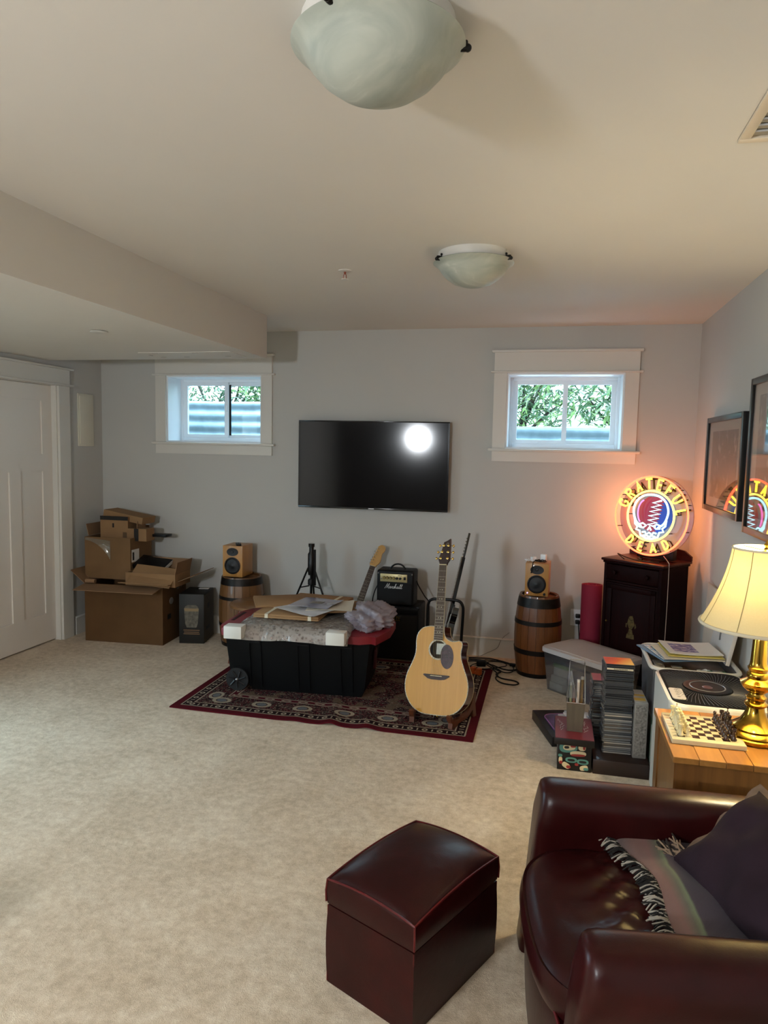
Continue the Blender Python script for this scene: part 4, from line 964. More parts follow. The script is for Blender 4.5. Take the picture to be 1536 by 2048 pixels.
t = thing('guitar_stand', 'low brown wooden stand holding the acoustic guitar', 'stand', M=T(-.61, 3.985, RUGZ, rz=R(-10)))
M_STW = wood('stand_wood', '6b3a22', '4a2413', 'Z', 8, .4, .2)
sp_ = [(-.095, .075), (-.080, .080), (-.065, .050), (-.03, .038), (.05, .034), (.10, .045), (.14, .09), (.17, .15), (.19, .15), (.185, .08), (.20, 0), (.17, 0), (.155, .05), (.10, .018), (.0, .012), (-.03, 0), (-.075, 0), (-.07, .03), (-.088, .05)]
for s in (-1, 1):
    pts = [(p[0], p[1]) for p in sp_]
    Mx = T(s*.135, 0, 0) @ T(rz=R(s*-14)) @ Matrix(((0, 0, 1, 0), (1, 0, 0, 0), (0, 1, 0, 0), (0, 0, 0, 1)))
    obj('side_frame', prism(BM(), pts, -.014, .014, Mx), M_STW, t)
obj('crossbar', cyl(BM(), (-.13, .12, .07), (.13, .12, .07), .011), M_STW, t); obj('back_rest', cyl(BM(), (-.11, .178, .140), (.11, .178, .140), .010), M_STW, t)

def electric(M, label, bodym, neckm, fbm, headpts, hm, lenn=.9):
    t = thing('electric_guitar', label, 'guitar', M=M)
    bo = [(0, 0), (.09, .01), (.145, .06), (.15, .13), (.115, .20), (.108, .25), (.13, .31), (.125, .36), (.10, .345), (.07, .29), (.03, .275), (-.03, .275), (-.07, .30), (-.105, .37), (-.135, .40), (-.14, .35), (-.108, .26), (-.115, .20), (-.15, .12), (-.135, .05), (-.08, .01)]
    bo = [(p.x, p.y) for p in spline([(p[0], p[1], 0) for p in bo], 4, True)]
    bm = vplate(BM(), bo, 0, .042)
    obj('body', bm, bodym, t)
    obj('pickguard', vplate(BM(), [(p[0]*.72+.0, p[1]*.72+.05) for p in bo if True], -.002, 0), mat('guard_white', 'c9c7bf', .3), t)
    for z in (.10, .16, .22): obj('pickup', bx(BM(), -.04, .04, -.008, -.002, z-.009, z+.009, bev=.003), M_BLACK, t)
    obj('bridge', bx(BM(), -.035, .035, -.008, -.002, .045, .07), M_CHROME, t)
    obj('neck', hexa(BM(), [(-.027, -.006, .24), (.027, -.006, .24), (.022, .018, .24), (-.022, .018, .24)], [(-.020, -.006, .74), (.020, -.006, .74), (.015, .015, .74), (-.015, .015, .74)]), neckm, t)
    obj('fretboard', hexa(BM(), [(-.028, -.011, .23), (.028, -.011, .23), (.028, -.005, .23), (-.028, -.005, .23)], [(-.021, -.011, .74), (.021, -.011, .74), (.021, -.005, .74), (-.021, -.005, .74)]), fbm, t)
    for k in range(1, 18):
        z = .74-.62*(1-2**(-k/12)); inst('fret', fm, t, T(0, -.001, z) @ Matrix.Diagonal((.95+k*.012, 1, 1, 1)))
    dm = mesh_of('inlay', cyl(BM(), (0, -.0125, 0), (0, -.010, 0), .0028, n=8), M_PEARL)
    for k in (3, 5, 7, 9, 12): inst('inlay', dm, t, T(0, 0, .74-.62*(1-2**(-(k-.5)/12))))
    obj('nut', bx(BM(), -.021, .021, -.0125, -.005, .739, .744), M_CREAM, t)
    hd = obj('headstock', vplate(BM(), headpts, -.004, .010), hm, t)
    for k in range(6):
        x0 = -.024-.001*k; z = .765+k*.024
        bm = BM(); cyl(bm, (x0+.010+.0035*k, -.010, z), (x0+.010+.0035*k, 0, z), .004, n=10); cyl(bm, (x0-.0, .004, z), (x0-.010+.003*k, .004, z), .002, n=8); ball(bm, (x0-.012+.003*k, .004, z), .0065, n=8, sy=.6)
        obj('tuner', bm, M_CHROME, hd)
    sm = BM()
    for k in range(6): tube(sm, [((k-2.5)*.010, -.0135, .06), ((k-2.5)*.0065, -.0135, .742)], .0006, 4)
    obj('strings', sm, M_CHROME, t)
    return t
strat = [(p.x, p.y) for p in spline([(-.021, .738, 0), (.021, .738, 0), (.026, .755, 0), (.040, .775, 0), (.044, .80, 0), (.038, .85, 0), (.050, .885, 0), (.040, .915, 0), (.012, .922, 0), (-.010, .905, 0), (-.012, .885, 0), (-.020, .83, 0), (-.030, .765, 0)], 4, True)]
M_MAPLE = wood('maple', 'c39a60', 'ad8248', 'Z', 7, .3, .4, 0)
def aim(b, tp, spin):
    b, tp = Vector(b), Vector(tp); z = (tp-b).normalized(); y = Vector((0, 1, 0)); y = (y-z*y.dot(z)).normalized(); x = y.cross(z)
    m = Matrix((x, y, z)).transposed().to_4x4(); m.translation = b; return m @ Matrix.Rotation(spin, 4, 'Z')
electric(aim((-1.475, 4.93, .035), (-1.283, 5.335, .825), R(-8)), 'electric guitar with pale maple headstock behind the tote', mat('guitar_body_red', '5a1a18', .15, coat=.6), M_MAPLE, M_ROSE, strat, M_MAPLE)
slim = [(-.020, .738), (.020, .738), (.028, .775), (.024, .86), (.016, .925), (-.006, .930), (-.020, .90), (-.028, .78)]
M_GBLK = mat('gloss_black_guitar', '08080a', .12, namt=0, coat=.6)
electric(aim((-.735, 4.93, .11), (-.592, 5.20, .915), R(-78)), 'black electric guitar seen edge-on behind the acoustic guitar', M_GBLK, M_GBLK, M_ROSE, slim, M_GBLK)
t = thing('guitar_rack', 'black bent-tube guitar rack behind the acoustic guitar', 'guitar rack', (-.72, 5.0, 0))
arch = spline([(.128, .0, .012), (.133, 0, .25), (.140, -.005, .43), (.134, -.005, .48), (.112, -.005, .508), (.06, -.005, .516), (-.04, -.005, .516), (-.09, -.005, .508), (-.112, 0, .48), (-.118, 0, .40), (-.118, 0, .012)], 6)
obj('arch_tube', tube(BM(), arch, .0105, 10), M_BLACKM, t)
for s in (.128, -.118): obj('foot_tube', tube(BM(), [(s, -.10, .012), (s, .20, .012)], .0105, 10), M_BLACKM, t)
obj('cradle_bar', tube(BM(), [(.128, -.03, .10), (-.118, -.03, .10)], .012, 10), mat('foam_grip', '101011', .9), t)

# ------------------------------------------------------------------ cables and clamp on the floor
def cord(name, label, pts, r=.0048, m=None, cat='cable'):
    return obj(name, tube(BM(), spline(pts, 7), r, 7), m or M_BLACK, label=label, cat=cat)
cord('extension_cord', 'black cord looping out onto the carpet in front of the barrel', [(-.56, 5.28, .006), (-.45, 5.27, .010), (-.36, 5.12, .012), (-.30, 5.04, .010), (-.33, 4.98, .006), (-.29, 4.90, .006), (-.20, 4.87, .006), (-.165, 4.82, .006), (-.20, 4.78, .006), (-.28, 4.80, .006), (-.325, 4.88, .006), (-.32, 4.97, .012), (-.36, 5.05, .016)])
cord('power_cable', 'black cable snaking from the rug to the barrel', [(-.58, 5.20, .014), (-.48, 5.21, .018), (-.38, 5.16, .016), (-.28, 5.10, .008), (-.20, 5.12, .006), (-.12, 5.24, .006), (-.08, 5.31, .006)])
cord('audio_cable', 'thin black cable looping twice beside the black adapter', [(-.58, 5.10, .016), (-.50, 5.06, .018), (-.42, 5.05, .014), (-.33, 5.10, .018), (-.27, 5.17, .016), (-.30, 5.24, .016), (-.38, 5.23, .020), (-.42, 5.16, .022), (-.36, 5.06, .020), (-.27, 5.03, .008), (-.22, 5.08, .006), (-.23, 5.20, .008), (-.32, 5.28, .008), (-.44, 5.30, .007)], .0036)
t = thing('loose_plug_cord', 'black cord ending in a loose plug near the baseboard', 'cord', (-.36, 5.24, 0))
obj('cord', tube(BM(), spline([(-.20, .05, .014), (-.10, .055, .02), (-.02, .065, .016), (.07, .035, .010), (.115, .0, .010)], 7), .0048, 7), M_BLACK, t); obj('plug', box(BM(), (.135, -.015, .014), (.045, .022, .022), T(rz=-.12), .006), M_BLACK, t)
t = thing('power_adapter', 'black power adapter block among the cables', 'adapter', (-.455, 5.16, 0))
obj('adapter_block', box(BM(), (0, 0, .022), (.066, .05, .042), T(rz=.2), .006), M_BLACK, t); obj('adapter_lead', tube(BM(), spline([(-.03, -.01, .02), (-.06, -.04, .016), (-.07, -.09, .012), (-.04, -.12, .016)], 5), .0035, 6), M_BLACK, t)
cord('thin_grey_wire', 'thin grey wire climbing the baseboard beside the barrel', [(-.60, 5.33, .006), (-.50, 5.36, .008), (-.44, 5.395, .03), (-.36, 5.404, .075), (-.335, 5.405, .13), (-.31, 5.416, .165), (-.27, 5.418, .20)], .0018, mat('grey_wire', '77726a', .6))
t = thing('spring_clamp', 'orange plastic clamp lying at the edge of the rug', 'clamp', M=T(-.490, 4.935, RUGZ, rz=R(-28)))
M_OR = mat('orange_plastic', 'b5551f', .5, namt=.08)
obj('jaw', bx(BM(), -.065, .065, -.012, .012, .002, .022, bev=.003), M_OR, t)
for x in (-.055, .0, .05): obj('clamp_block', bx(BM(), x-.016, x+.016, -.022, .018, .004, .048, bev=.004), M_OR, t)
obj('clamp_grip', bx(BM(), -.075, -.045, -.05, .05, .004, .026, bev=.004), M_OR, t)
# ------------------------------------------------------------------ rolled mat, dark cabinet
bm = BM(); pts = []
for i in range(120):
    a = i/119*2*pi*4.2; pts.append((.030+.050*i/119, a))
def matfn(u, v):
    i = u*119; r = .028+.052*u; a = u*2*pi*4.2+.6; return (r*math.cos(a), r*math.sin(a), v*.635)
slab(bm, matfn, 120, 2, .0045)
obj('rolled_mat', bm, mat('crimson_foam', '8c1f3c', .75, namt=.05, bump=.15, bscale=200), M=T(.312, 5.285, 0, rx=R(-2)), label='rolled crimson exercise mat standing against the back wall', cat='exercise mat', smooth=50)
M_MAHO = wood('mahogany', '1f0706', '100303', 'Z', 6, .5, .0, .01, spec=.06); M_MAHX = wood('mahogany_top', '3a110d', '200806', 'X', 6, .4, .05, .01, spec=.2)
CM = T(.348, 5.018, 0, rz=R(-37.2))
t = thing('dark_cabinet', 'dark mahogany corner cabinet carrying the neon sign', 'cabinet', M=CM)
w_, d_, h_ = .456, .373, .862; i_ = .018
obj('top', bx(BM(), 0, w_, 0, d_, h_, h_+.018, bev=.006), M_MAHX, t)
obj('top_moulding', bx(BM(), .010, w_-.010, .010, d_-.005, h_-.016, h_, bev=.005), M_MAHO, t)
obj('side_panel', bx(BM(), i_, i_+.02, i_, d_-i_, .06, h_-.016), M_MAHO, t); obj('side_panel', bx(BM(), w_-i_-.02, w_-i_, i_, d_-i_, .06, h_-.016), M_MAHO, t)
obj('back_panel', bx(BM(), i_, w_-i_, d_-i_-.012, d_-i_, .06, h_-.016), M_MAHO, t); obj('bottom_panel', bx(BM(), i_, w_-i_, i_, d_-i_, .06, .08), M_MAHO, t)
dr = obj('drawer', bx(BM(), i_+.02, w_-i_-.02, i_-.004, i_+.015, h_-.125, h_-.022, bev=.004), M_MAHO, t)
for x in (.11, w_-.11): obj('knob', lathe(BM(), [(.009, 0), (.007, .010), (.015, .018), (.013, .026), (.001, .028)], 18, T(x, i_-.004, h_-.072, rx=pi/2)), M_MAHO, dr)
obj('door_rail', bx(BM(), i_+.02, w_-i_-.02, i_-.006, i_+.014, h_-.142, h_-.128, bev=.003), M_MAHO, t)
do = obj('door', bx(BM(), i_+.022, w_-i_-.022, i_, i_+.018, .10, h_-.145, bev=.003), M_MAHO, t)
bm = BM(); x0, x1, z0, z1 = i_+.03, w_-i_-.03, .11, h_-.155
for (a, b_, c, e) in ((x0, x1, z0, z0+.035), (x0, x1, z1-.035, z1), (x0, x0+.04, z0, z1), (x1-.04, x1, z0, z1)): bx(bm, a, b_, i_-.010, i_+.002, c, e, bev=.005)
obj('door_moulding', bm, M_MAHO, do)
M_GILT = mat('faded_gilt', '54421c', .6, .3, namt=.5, nscale=60)
dec = [[(-.035, 0), (.035, 0), (.030, .03), (-.030, .03)], [(-.022, .032), (.022, .032), (.012, .065), (-.012, .065)], [(-.03, .10), (-.012, .068), (.012, .068), (.034, .098), (.022, .13), (.0, .12), (-.02, .135)], [(-.02, .138), (.0, .124), (.024, .134), (.012, .155), (-.01, .152)], [(.036, .07), (.048, .085), (.04, .11), (.034, .09)], [(-.044, .075), (-.034, .07), (-.033, .10), (-.042, .10)]]
bm = BM()
for p in dec: prism(bm, [(w_/2+.01+q[0]*.85, .36+q[1]*1.0) for q in p], i_-.0012, i_+.0005, Ryz)
obj('gilt_decal', bm, M_GILT, do, label='faded gold floral decal')
obj('hinge_knob', ball(BM(), (x0+.012, i_-.012, .45), .007, n=10), mat('old_brass', '6e5a2a', .4, .8), do)
gal = [(0.0, 0), (w_, 0), (w_, .03), (w_-.03, .05), (w_-.05, .065), (w_-.10, .072), (.10, .072), (.05, .065), (.03, .05), (0, .03)]
obj('back_rail', prism(BM(), gal, d_-.022, d_-.004, T(0, 0, h_+.018) @ Ryz), M_MAHX, t)
for x in (i_+.02, w_-i_-.02):
    for y in (i_+.02, d_-i_-.02): obj('foot', lathe(BM(), [(.022, 0), (.026, .03), (.02, .062)], 16, T(x, y, 0)), M_MAHO, t)

# ------------------------------------------------------------------ round neon sign
NR = .262
NM = T(.640, 4.935, .8805, rz=R(-37.2)) @ T(0, 0, .302, rx=R(-3))
base = T(.640, 4.935, .8805, rz=R(-37.2))
t = thing('neon_sign', 'round lit neon sign with yellow lettering on the dark cabinet', 'neon sign', M=base)
NM = T(0, 0, .302, rx=R(-3))
def back_mat():
    m, nt, b = nodes_of('sign_backing'); b.inputs['Base Color'].default_value = (*lin('a58f92'), 1); b.inputs['Roughness'].default_value = .25
    tl = N(nt, 'ShaderNodeBsdfTranslucent'); tl.inputs[0].default_value = (.5, .4, .4, 1); mx = N(nt, 'ShaderNodeMixShader'); mx.inputs[0].default_value = .35
    o = nt.nodes['Material Output']; nt.links.new(b.outputs[0], mx.inputs[1]); nt.links.new(tl.outputs[0], mx.inputs[2]); nt.links.new(mx.outputs[0], o.inputs[0]); return m
FX = NM @ T(rx=pi/2)     # lathe z -> -y (towards the viewer)
bk = obj('backing_disc', lathe(BM(), [(NR, -.070), (NR+.002, -.067), (NR, -.064)], 72, FX), back_mat(), t, label='white round acrylic backing')
def wedge(a0, a1, r, n=30): return [(r*math.cos(a0+(a1-a0)*k/n), r*math.sin(a0+(a1-a0)*k/n)) for k in range(n+1)]
def flat(pts, name, m, y, par, th=.0008, label=None): return obj(name, prism(BM(), pts, y, y+th, NM @ Ryz), m, par, label=label)
circ = wedge(0, 2*pi*.999, .150, 60)
flat(circ, 'printed_circle', mat('print_white', '6c7690', .4, namt=0), .0632, bk)
egg = [(.128*math.cos(a), .125*math.sin(a)+.012) for a in [2*pi*k/60 for k in range(60)]]
def bolt_x(z): return -.002+.020*math.sin(z*90)
zz = [-.11+.235*k/24 for k in range(25)]
rh = [(math.sqrt(max(0, 1-((z-.012)/.125)**2))*.128, z) for z in zz]; bl = [(.028+.25*(z-.0)+.012*(1 if k % 2 else -1), z) for k, z in enumerate(zz)]
redp = [(-x, z) for x, z in rh]+[p for p in reversed(bl)]
bluep = [p for p in bl]+[(x, z) for x, z in reversed(rh)]
flat(dedupe([p for p in redp]), 'printed_red_half', mat('print_red', '8a0f2c', .35, namt=0), .0622, bk, label='red half of the printed emblem')
flat(dedupe([p for p in bluep]), 'printed_blue_half', mat('print_blue', '0c2f96', .35, namt=0), .0622, bk, label='blue half of the printed emblem')
M_NY = glow('neon_yellow', (1.0, .82, .20), 4.8); M_NR = glow('neon_red', (1.0, .27, .16), 6.5); M_NW = glow('neon_white', (.70, .93, 1.0), 2.2); M_NP = glow('neon_pink', (1.0, .45, .85), 1.8); M_NO = glow('neon_amber', (1.0, .80, .34), 3.2)
M_DARKT = mat('tube_support', '1a1512', .5, namt=0)
def ntube(name, pts, r, m, closed=False, y=0.0, label=None, par=None):
    return obj(name, tube(BM(), [NM @ Vector((p[0], y, p[1])) for p in pts], r, 8, closed), m, par or t, label=label)
ntube('outer_ring_tube', [(NR*.985*math.cos(2*pi*k/96), NR*.985*math.sin(2*pi*k/96)) for k in range(96)], .0062, M_NR, True, label='red outer neon ring')
ntube('inner_ring_tube', [(.165*math.cos(2*pi*k/72), .165*math.sin(2*pi*k/72)) for k in range(72)], .0068, M_NO, True, label='amber inner neon ring')
# lettering
def place(ch, ang, r0, hgt, flip):
    out = []
    for st_ in GLY[ch]:
        q = []
        wd = max(p[0] for s in GLY[ch] for p in s)
        for p in st_:
            x = (p[0]-wd/2)*hgt*.82; z = p[1]*hgt
            if flip: rr, th = r0-z*1.0, ang+x/(r0-.03)
            else: rr, th = r0+z, ang-x/(r0+.03)
            q.append((rr*math.cos(th), rr*math.sin(th)))
        out.append(q)
    return out
M_LBACK = mat('letter_backing', '2e2308', .4, namt=.3, nscale=60)
def letters(word, angs, r0, hgt, flip):
    for ch, a in zip(word, angs):
        bm = BM()
        for st_ in place(ch, R(a), r0, hgt, flip): tube(bm, [NM @ Vector((p[0], 0, p[1])) for p in st_], .0058, 8)
        lt = obj('letter_tube', bm, M_NY, t, label='yellow neon letter')
        bm = BM()
        for st_ in place(ch, R(a), r0, hgt, flip): tube(bm, [NM @ Vector((p[0], .058, p[1])) for p in st_], .0075, 6, flat=.3)
        obj('printed_letter', bm, M_LBACK, lt)
        bm = BM(); s0 = place(ch, R(a), r0, hgt, flip)[0]
        for p in (s0[0], s0[-1]): cyl(bm, (p[0], .0, p[1]), (p[0], .064, p[1]), .0035, n=8, M=NM)
        obj('tube_post', bm, M_DARKT, lt)
letters('GRATEFUL', (160, 139, 118, 97, 76, 55, 34, 10), .179, .066, False)
letters('DEAD', (232, 256, 280, 304), .243, .058, True)
# skull outline and bolt
sk = [(-.060, -.075), (-.098, -.045), (-.118, .0), (-.122, .045), (-.102, .095), (-.060, .128), (0, .140), (.060, .128), (.102, .095), (.122, .045), (.118, 0), (.098, -.045), (.060, -.075)]
ntube('dome_tube', [(p.x, p.z) for p in spline([(a, 0, b) for a, b in sk], 6)], .0068, M_NW, label='white neon skull dome')
jaw = [(-.112, -.02), (-.108, -.06), (-.088, -.078), (-.098, -.098), (-.070, -.104), (-.062, -.135), (-.02, -.150), (.02, -.150), (.062, -.135), (.070, -.104), (.098, -.098), (.088, -.078), (.108, -.06), (.112, -.02)]
ntube('jaw_tube', jaw, .0062, M_NW, y=.004, label='white neon jaw')
for pts_ in ([(-.08, -.062), (-.05, -.052), (-.025, -.066), (-.045, -.082), (-.075, -.078)], [(.08, -.062), (.05, -.052), (.025, -.066), (.045, -.082), (.075, -.078)], [(-.012, -.095), (0, -.072), (.012, -.095)], [(-.05, -.112), (-.03, -.108), (-.02, -.125), (0, -.110), (.02, -.125), (.03, -.108), (.05, -.112)], [(-.045, -.135), (-.02, -.13), (0, -.138), (.02, -.13), (.045, -.135)]):
    ntube('face_tube', pts_, .0058, M_NW, y=.002, label='white neon face line')
bz = []
for k in range(13):
    z = .105-.0145*k; bz.append((.028+.30*(z)*.55+(.038 if k % 2 == 0 else -.036)*(1-.25*abs(k-6)/6), z-.004*(k % 2)))
ntube('bolt_tube', bz, .0062, M_NW, y=-.006, label='white neon zigzag bolt')
ntube('inner_arc_tube', [(-.062+.055*math.cos(R(a))+.02, .02+.085*math.sin(R(a))) for a in range(110, 232, 8)], .0045, M_NP, y=.01, label='pink neon arc')
bm = BM()
for a in (20, 45, 100, 150, 200, 240, 300, 340): cyl(bm, (.254*math.cos(R(a)), .0, .254*math.sin(R(a))), (.254*math.cos(R(a)), .066, .254*math.sin(R(a))), .003, n=8, M=NM)
for a in (10, 60, 130, 180, 220, 320): cyl(bm, (.165*math.cos(R(a)), 0, .165*math.sin(R(a))), (.165*math.cos(R(a)), .066, .165*math.sin(R(a))), .003, n=8, M=NM)
obj('ring_posts', bm, M_DARKT, t)
obj('transformer', box(BM(), (0, .105, .05), (.26, .055, .08), bev=.006), M_BLACK, t)
bm = BM()
for s in (-1, 1): tube(bm, [(s*.10, .14, .008), (s*.09, .10, .02), (s*.075, .02, .008), (s*.03, -.02, .008)], .006, 8)
obj('stand_wire', bm, M_BLACKM, t)
point_light('neon_glow', NM @ Vector((-.16, .15, .0)), 5.0, (1.0, .34, .13), .06, t)
cord('neon_power_cord', 'thin black cord looping on top of the dark cabinet', [(.49, 4.925, .888), (.46, 4.955, .91), (.455, 4.985, .915), (.50, 4.99, .895), (.56, 4.93, .886), (.64, 4.87, .886), (.70, 4.86, .886)], .0035)
cord('white_sign_cord', 'thin pale cord hanging down the side of the dark cabinet', [(.725, 4.86, .93), (.748, 4.80, .896), (.752, 4.795, .86), (.752, 4.79, .6), (.750, 4.79, .3), (.75, 4.79, .02)], .0022, mat('pale_cord', 'b9a79a', .5))

# ------------------------------------------------------------------ clear storage bin
BMx = T(.298, 4.735, 0, rz=R(-42))
t = thing('clear_storage_bin', 'clear plastic storage bin with pale lid in front of the barrel', 'storage bin', M=BMx)
L_, W_ = .54, .355
M_CBIN = glass_mat('bin_plastic', (.90, .92, .94), .08, .10, .08, (.62, .63, .66), fres=.6)
def openbin(bm, l0, w0, l1, w1, z0, z1, th):
    a = [(-l0/2, -w0/2, z0), (l0/2, -w0/2, z0), (l0/2, w0/2, z0), (-l0/2, w0/2, z0)]; b_ = [(-l1/2, -w1/2, z1), (l1/2, -w1/2, z1), (l1/2, w1/2, z1), (-l1/2, w1/2, z1)]
    vo = [bm.verts.new(p) for p in a]+[bm.verts.new(p) for p in b_]
    k0, k1 = (1-2*th/l0), (1-2*th/l1)
    vi = [bm.verts.new((p[0]*k0, p[1]*k0, p[2]+th)) for p in a]+[bm.verts.new((p[0]*k1, p[1]*k1, p[2])) for p in b_]
    bm.faces.new(vo[3::-1]); bm.faces.new(vi[:4])
    for i in range(4):
        j = (i+1) % 4
        bm.faces.new((vo[i], vo[j], vo[4+j], vo[4+i])); bm.faces.new((vi[j], vi[i], vi[4+i], vi[4+j])); bm.faces.new((vo[4+i], vo[4+j], vi[4+j], vi[4+i]))
    return bm
obj('tub', openbin(BM(), L_-.075, W_-.06, L_-.02, W_-.02, 0, .27, .003), M_CBIN, t, label='see-through tub')
obj('tub_lip', prism(BM(), rrect(L_-.012, W_-.012, .03), .205, .212), M_CBIN, t)
bm = BM(); prism(bm, rrect(L_+.02, W_+.02, .045), .262, .292)
bmesh.ops.bevel(bm, geom=[e for e in bm.edges if e.verts[0].co.z > .29 and e.verts[1].co.z > .29], offset=.010, segments=3, profile=.5, affect='EDGES')
ld = obj('lid', bm, mat('lid_grey', 'b3adab', .4, namt=.03), t, label='pale grey lid')
obj('lid_panel', prism(BM(), rrect(L_-.05, W_-.05, .03), .292, .2945), mat('lid_grey', 'b3adab'), ld)
M_BK = [mat('book_%d' % i, c, .6, namt=.1) for i, c in enumerate(('b9b4a6', '4a8a3a', '22305c', 'a8a294', '8f8a80', 'c9b13a'))]
for i, (x, y, z, sx, sy, sz, k, lb) in enumerate(((-.16, -.03, .006, .12, .22, .05, 0, 'cream book at the bottom of the clear bin'), (-.155, -.03, .058, .13, .21, .045, 3, 'grey book in the clear bin'), (-.15, -.02, .105, .12, .2, .05, 0, 'top cream book in the clear bin'), (-.15, -.04, .157, .13, .16, .022, 1, 'green packet inside the clear bin'), (.06, -.02, .006, .26, .24, .15, 2, 'dark blue box inside the clear bin'), (-.05, .0, .18, .06, .14, .02, 5, 'yellow packet inside the clear bin'))):
    o = thing('stored_item', lb, 'packet' if 'packet' in lb else ('box' if 'box' in lb else 'book'), M=BMx @ T(x, y, z, rz=R((i*7) % 9-4)))
    obj('cover', bx(BM(), -sx/2, sx/2, -sy/2, sy/2, 0, sz, bev=.003), M_BK[k], o); obj('edge_band', bx(BM(), -sx/2-.001, -sx/2, -sy/2+.01, sy/2-.01, sz*.2, sz*.8), M_BK[4], o)

# ------------------------------------------------------------------ floor clutter: art box, CDs
obj('dark_wood_box', bx(BM(), .256, .522, 3.556, 4.02, 0, .075, bev=.003), wood('dark_box_wood', '2a1710', '180c08', 'X', 6, .4, .1), label='low dark brown wooden box under the CD stacks', cat='box')
M_CASES = [mat('case_%d' % i, c, .22, namt=.05, coat=.3) for i, c in enumerate(('23252a', '3c4046', '6e6f70', '8d8a86', '4a3a34', '2c333c', '9a938a', '57504a'))]
M_JEWEL = mat('jewel_case', '4c4e52', .2, namt=.03, coat=.6)
case_me = mesh_of('case', bx(BM(), -.071, .071, -.0625, .0625, 0, .0098, bev=.0012, seg=1), M_JEWEL)
sp_me = []
for m in M_CASES: sp_me.append(mesh_of('spine', bx(BM(), -.064, .068, -.0632, -.0624, .0016, .0082), m))
cov_me = [mesh_of('booklet', bx(BM(), -.066, .069, -.060, .060, .0096, .0104), m) for m in M_CASES]
ORD1 = ['zeroth', 'first', 'second', 'third', 'fourth', 'fifth', 'sixth', 'seventh', 'eighth', 'ninth', 'tenth', 'eleventh', 'twelfth', 'thirteenth', 'fourteenth', 'fifteenth', 'sixteenth', 'seventeenth', 'eighteenth', 'nineteenth']
def ordinal(n):
    if n < 20: return ORD1[n]
    tens = {2: ('twentieth', 'twenty'), 3: ('thirtieth', 'thirty'), 4: ('fortieth', 'forty')}[n//10]
    return tens[0] if n % 10 == 0 else tens[1]+'-'+ORD1[n % 10]
def cd(x, y, z, rz, k, label, group):
    t = thing('cd_case', label, 'CD case', M=T(x, y, z, rz=rz), group=group)
    inst('case', case_me, t); inst('spine', sp_me[k % 8], t)
    return t
rc = random.Random(21); z = .0755; n_ = 46
for i in range(n_):
    x, y, rz = .370+rc.gauss(0, .0022)-.00010*i, 3.712+rc.gauss(0, .002), R(3)+rc.gauss(0, .018)
    lab = 'CD case %s from the bottom of the tall stack beside the silver boxed set' % ordinal(i+1)
    if i == n_-1: lab = 'red and yellow CD case on top of the tall stack'
    elif i == n_-3: lab = 'CD case with a white spine near the top of the tall stack'
    k = rc.choice((0, 0, 1, 5, 1, 0)) if i > 20 else rc.choice((2, 3, 6, 7, 2, 1))
    t = cd(x, y, z, rz, k, lab, 'CD cases in the tall stack' if i < n_-3 or i == n_-2 else None)
    if i == n_-1:
        m, nt, b = nodes_of('red_yellow_cover'); tc = N(nt, 'ShaderNodeTexCoord'); sp = N(nt, 'ShaderNodeSeparateXYZ'); nt.links.new(tc.outputs['Object'], sp.inputs[0])
        f = mth(nt, 'ADD', mth(nt, 'MULTIPLY', sp.outputs[0], 5.0), mth(nt, 'MULTIPLY', sp.outputs[1], -3.0)); nt.links.new(ramp(nt, mth(nt, 'ADD', f, .5), [(.1, 'c02a30'), (.5, 'd8522e'), (.9, 'e8c060')]), b.inputs['Base Color']); b.inputs['Roughness'].default_value = .2
        obj('booklet', bx(BM(), -.066, .069, -.060, .060, .0096, .0104), m, t, label='red and yellow cover')
    if i == n_-3:
        obj('white_spine', bx(BM(), -.058, .068, -.0642, -.0630, .0008, .0092), mat('spine_white', 'd0c9b2', .4, namt=.03), t)
        for q in range(9): obj('spine_print', bx(BM(), -.025+q*.0075, -.020+q*.0075, -.0648, -.0642, .003, .0072), M_PRINT, t)
    z += .0101
TOPZ = z
z = .0755
for i in range(31):
    lab = 'CD case %s from the bottom of the shorter stack behind the art box' % ordinal(i+1)
    if i == 30: lab = 'pink CD case on top of the shorter stack'
    t = cd(.325+rc.gauss(0, .003), 3.905+rc.gauss(0, .003), z, R(2)+rc.gauss(0, .03), rc.choice((2, 3, 4, 6, 7)), lab, 'CD cases in the shorter stack' if i < 30 else None)
    if i == 30: obj('booklet', bx(BM(), -.066, .069, -.060, .060, .0096, .0104), mat('pink_cover', 'a8485e', .3), t)
    z += .0101
t = thing('silver_boxed_set', 'tall silver boxed set with engraved spine beside the CDs', 'boxed set', M=T(.479, 3.625, .0755, rz=R(2)))
obj('slipcase', bx(BM(), -.032, .032, 0, .20, 0, .285, bev=.002), mat('silver_card', '8f8c86', .4, .3, namt=.12, nscale=30), t)
obj('engraved_spine', bx(BM(), -.026, .026, -.0012, 0, .012, .272), mat('engraved_silver', '85807a', .4, .3, namt=.5, nscale=90, bump=.6, bscale=90), t)
obj('picture_top', bx(BM(), -.030, .030, .002, .198, .285, .2865), mat('yellow_print', 'a9aba6', .35, namt=.3, nscale=14), t); obj('yellow_patch', bx(BM(), -.029, .024, .03, .07, .2865, .2872), mat('yellow_patch', 'c9a528', .4), t); obj('yellow_patch', bx(BM(), -.024, .028, .10, .125, .2865, .2872), mat('yellow_patch', 'c9a528'), t)
t = thing('green_record_sleeve', 'thin dark green sleeve standing beside the white purifier', 'sleeve', M=T(.531, 3.62, .0))
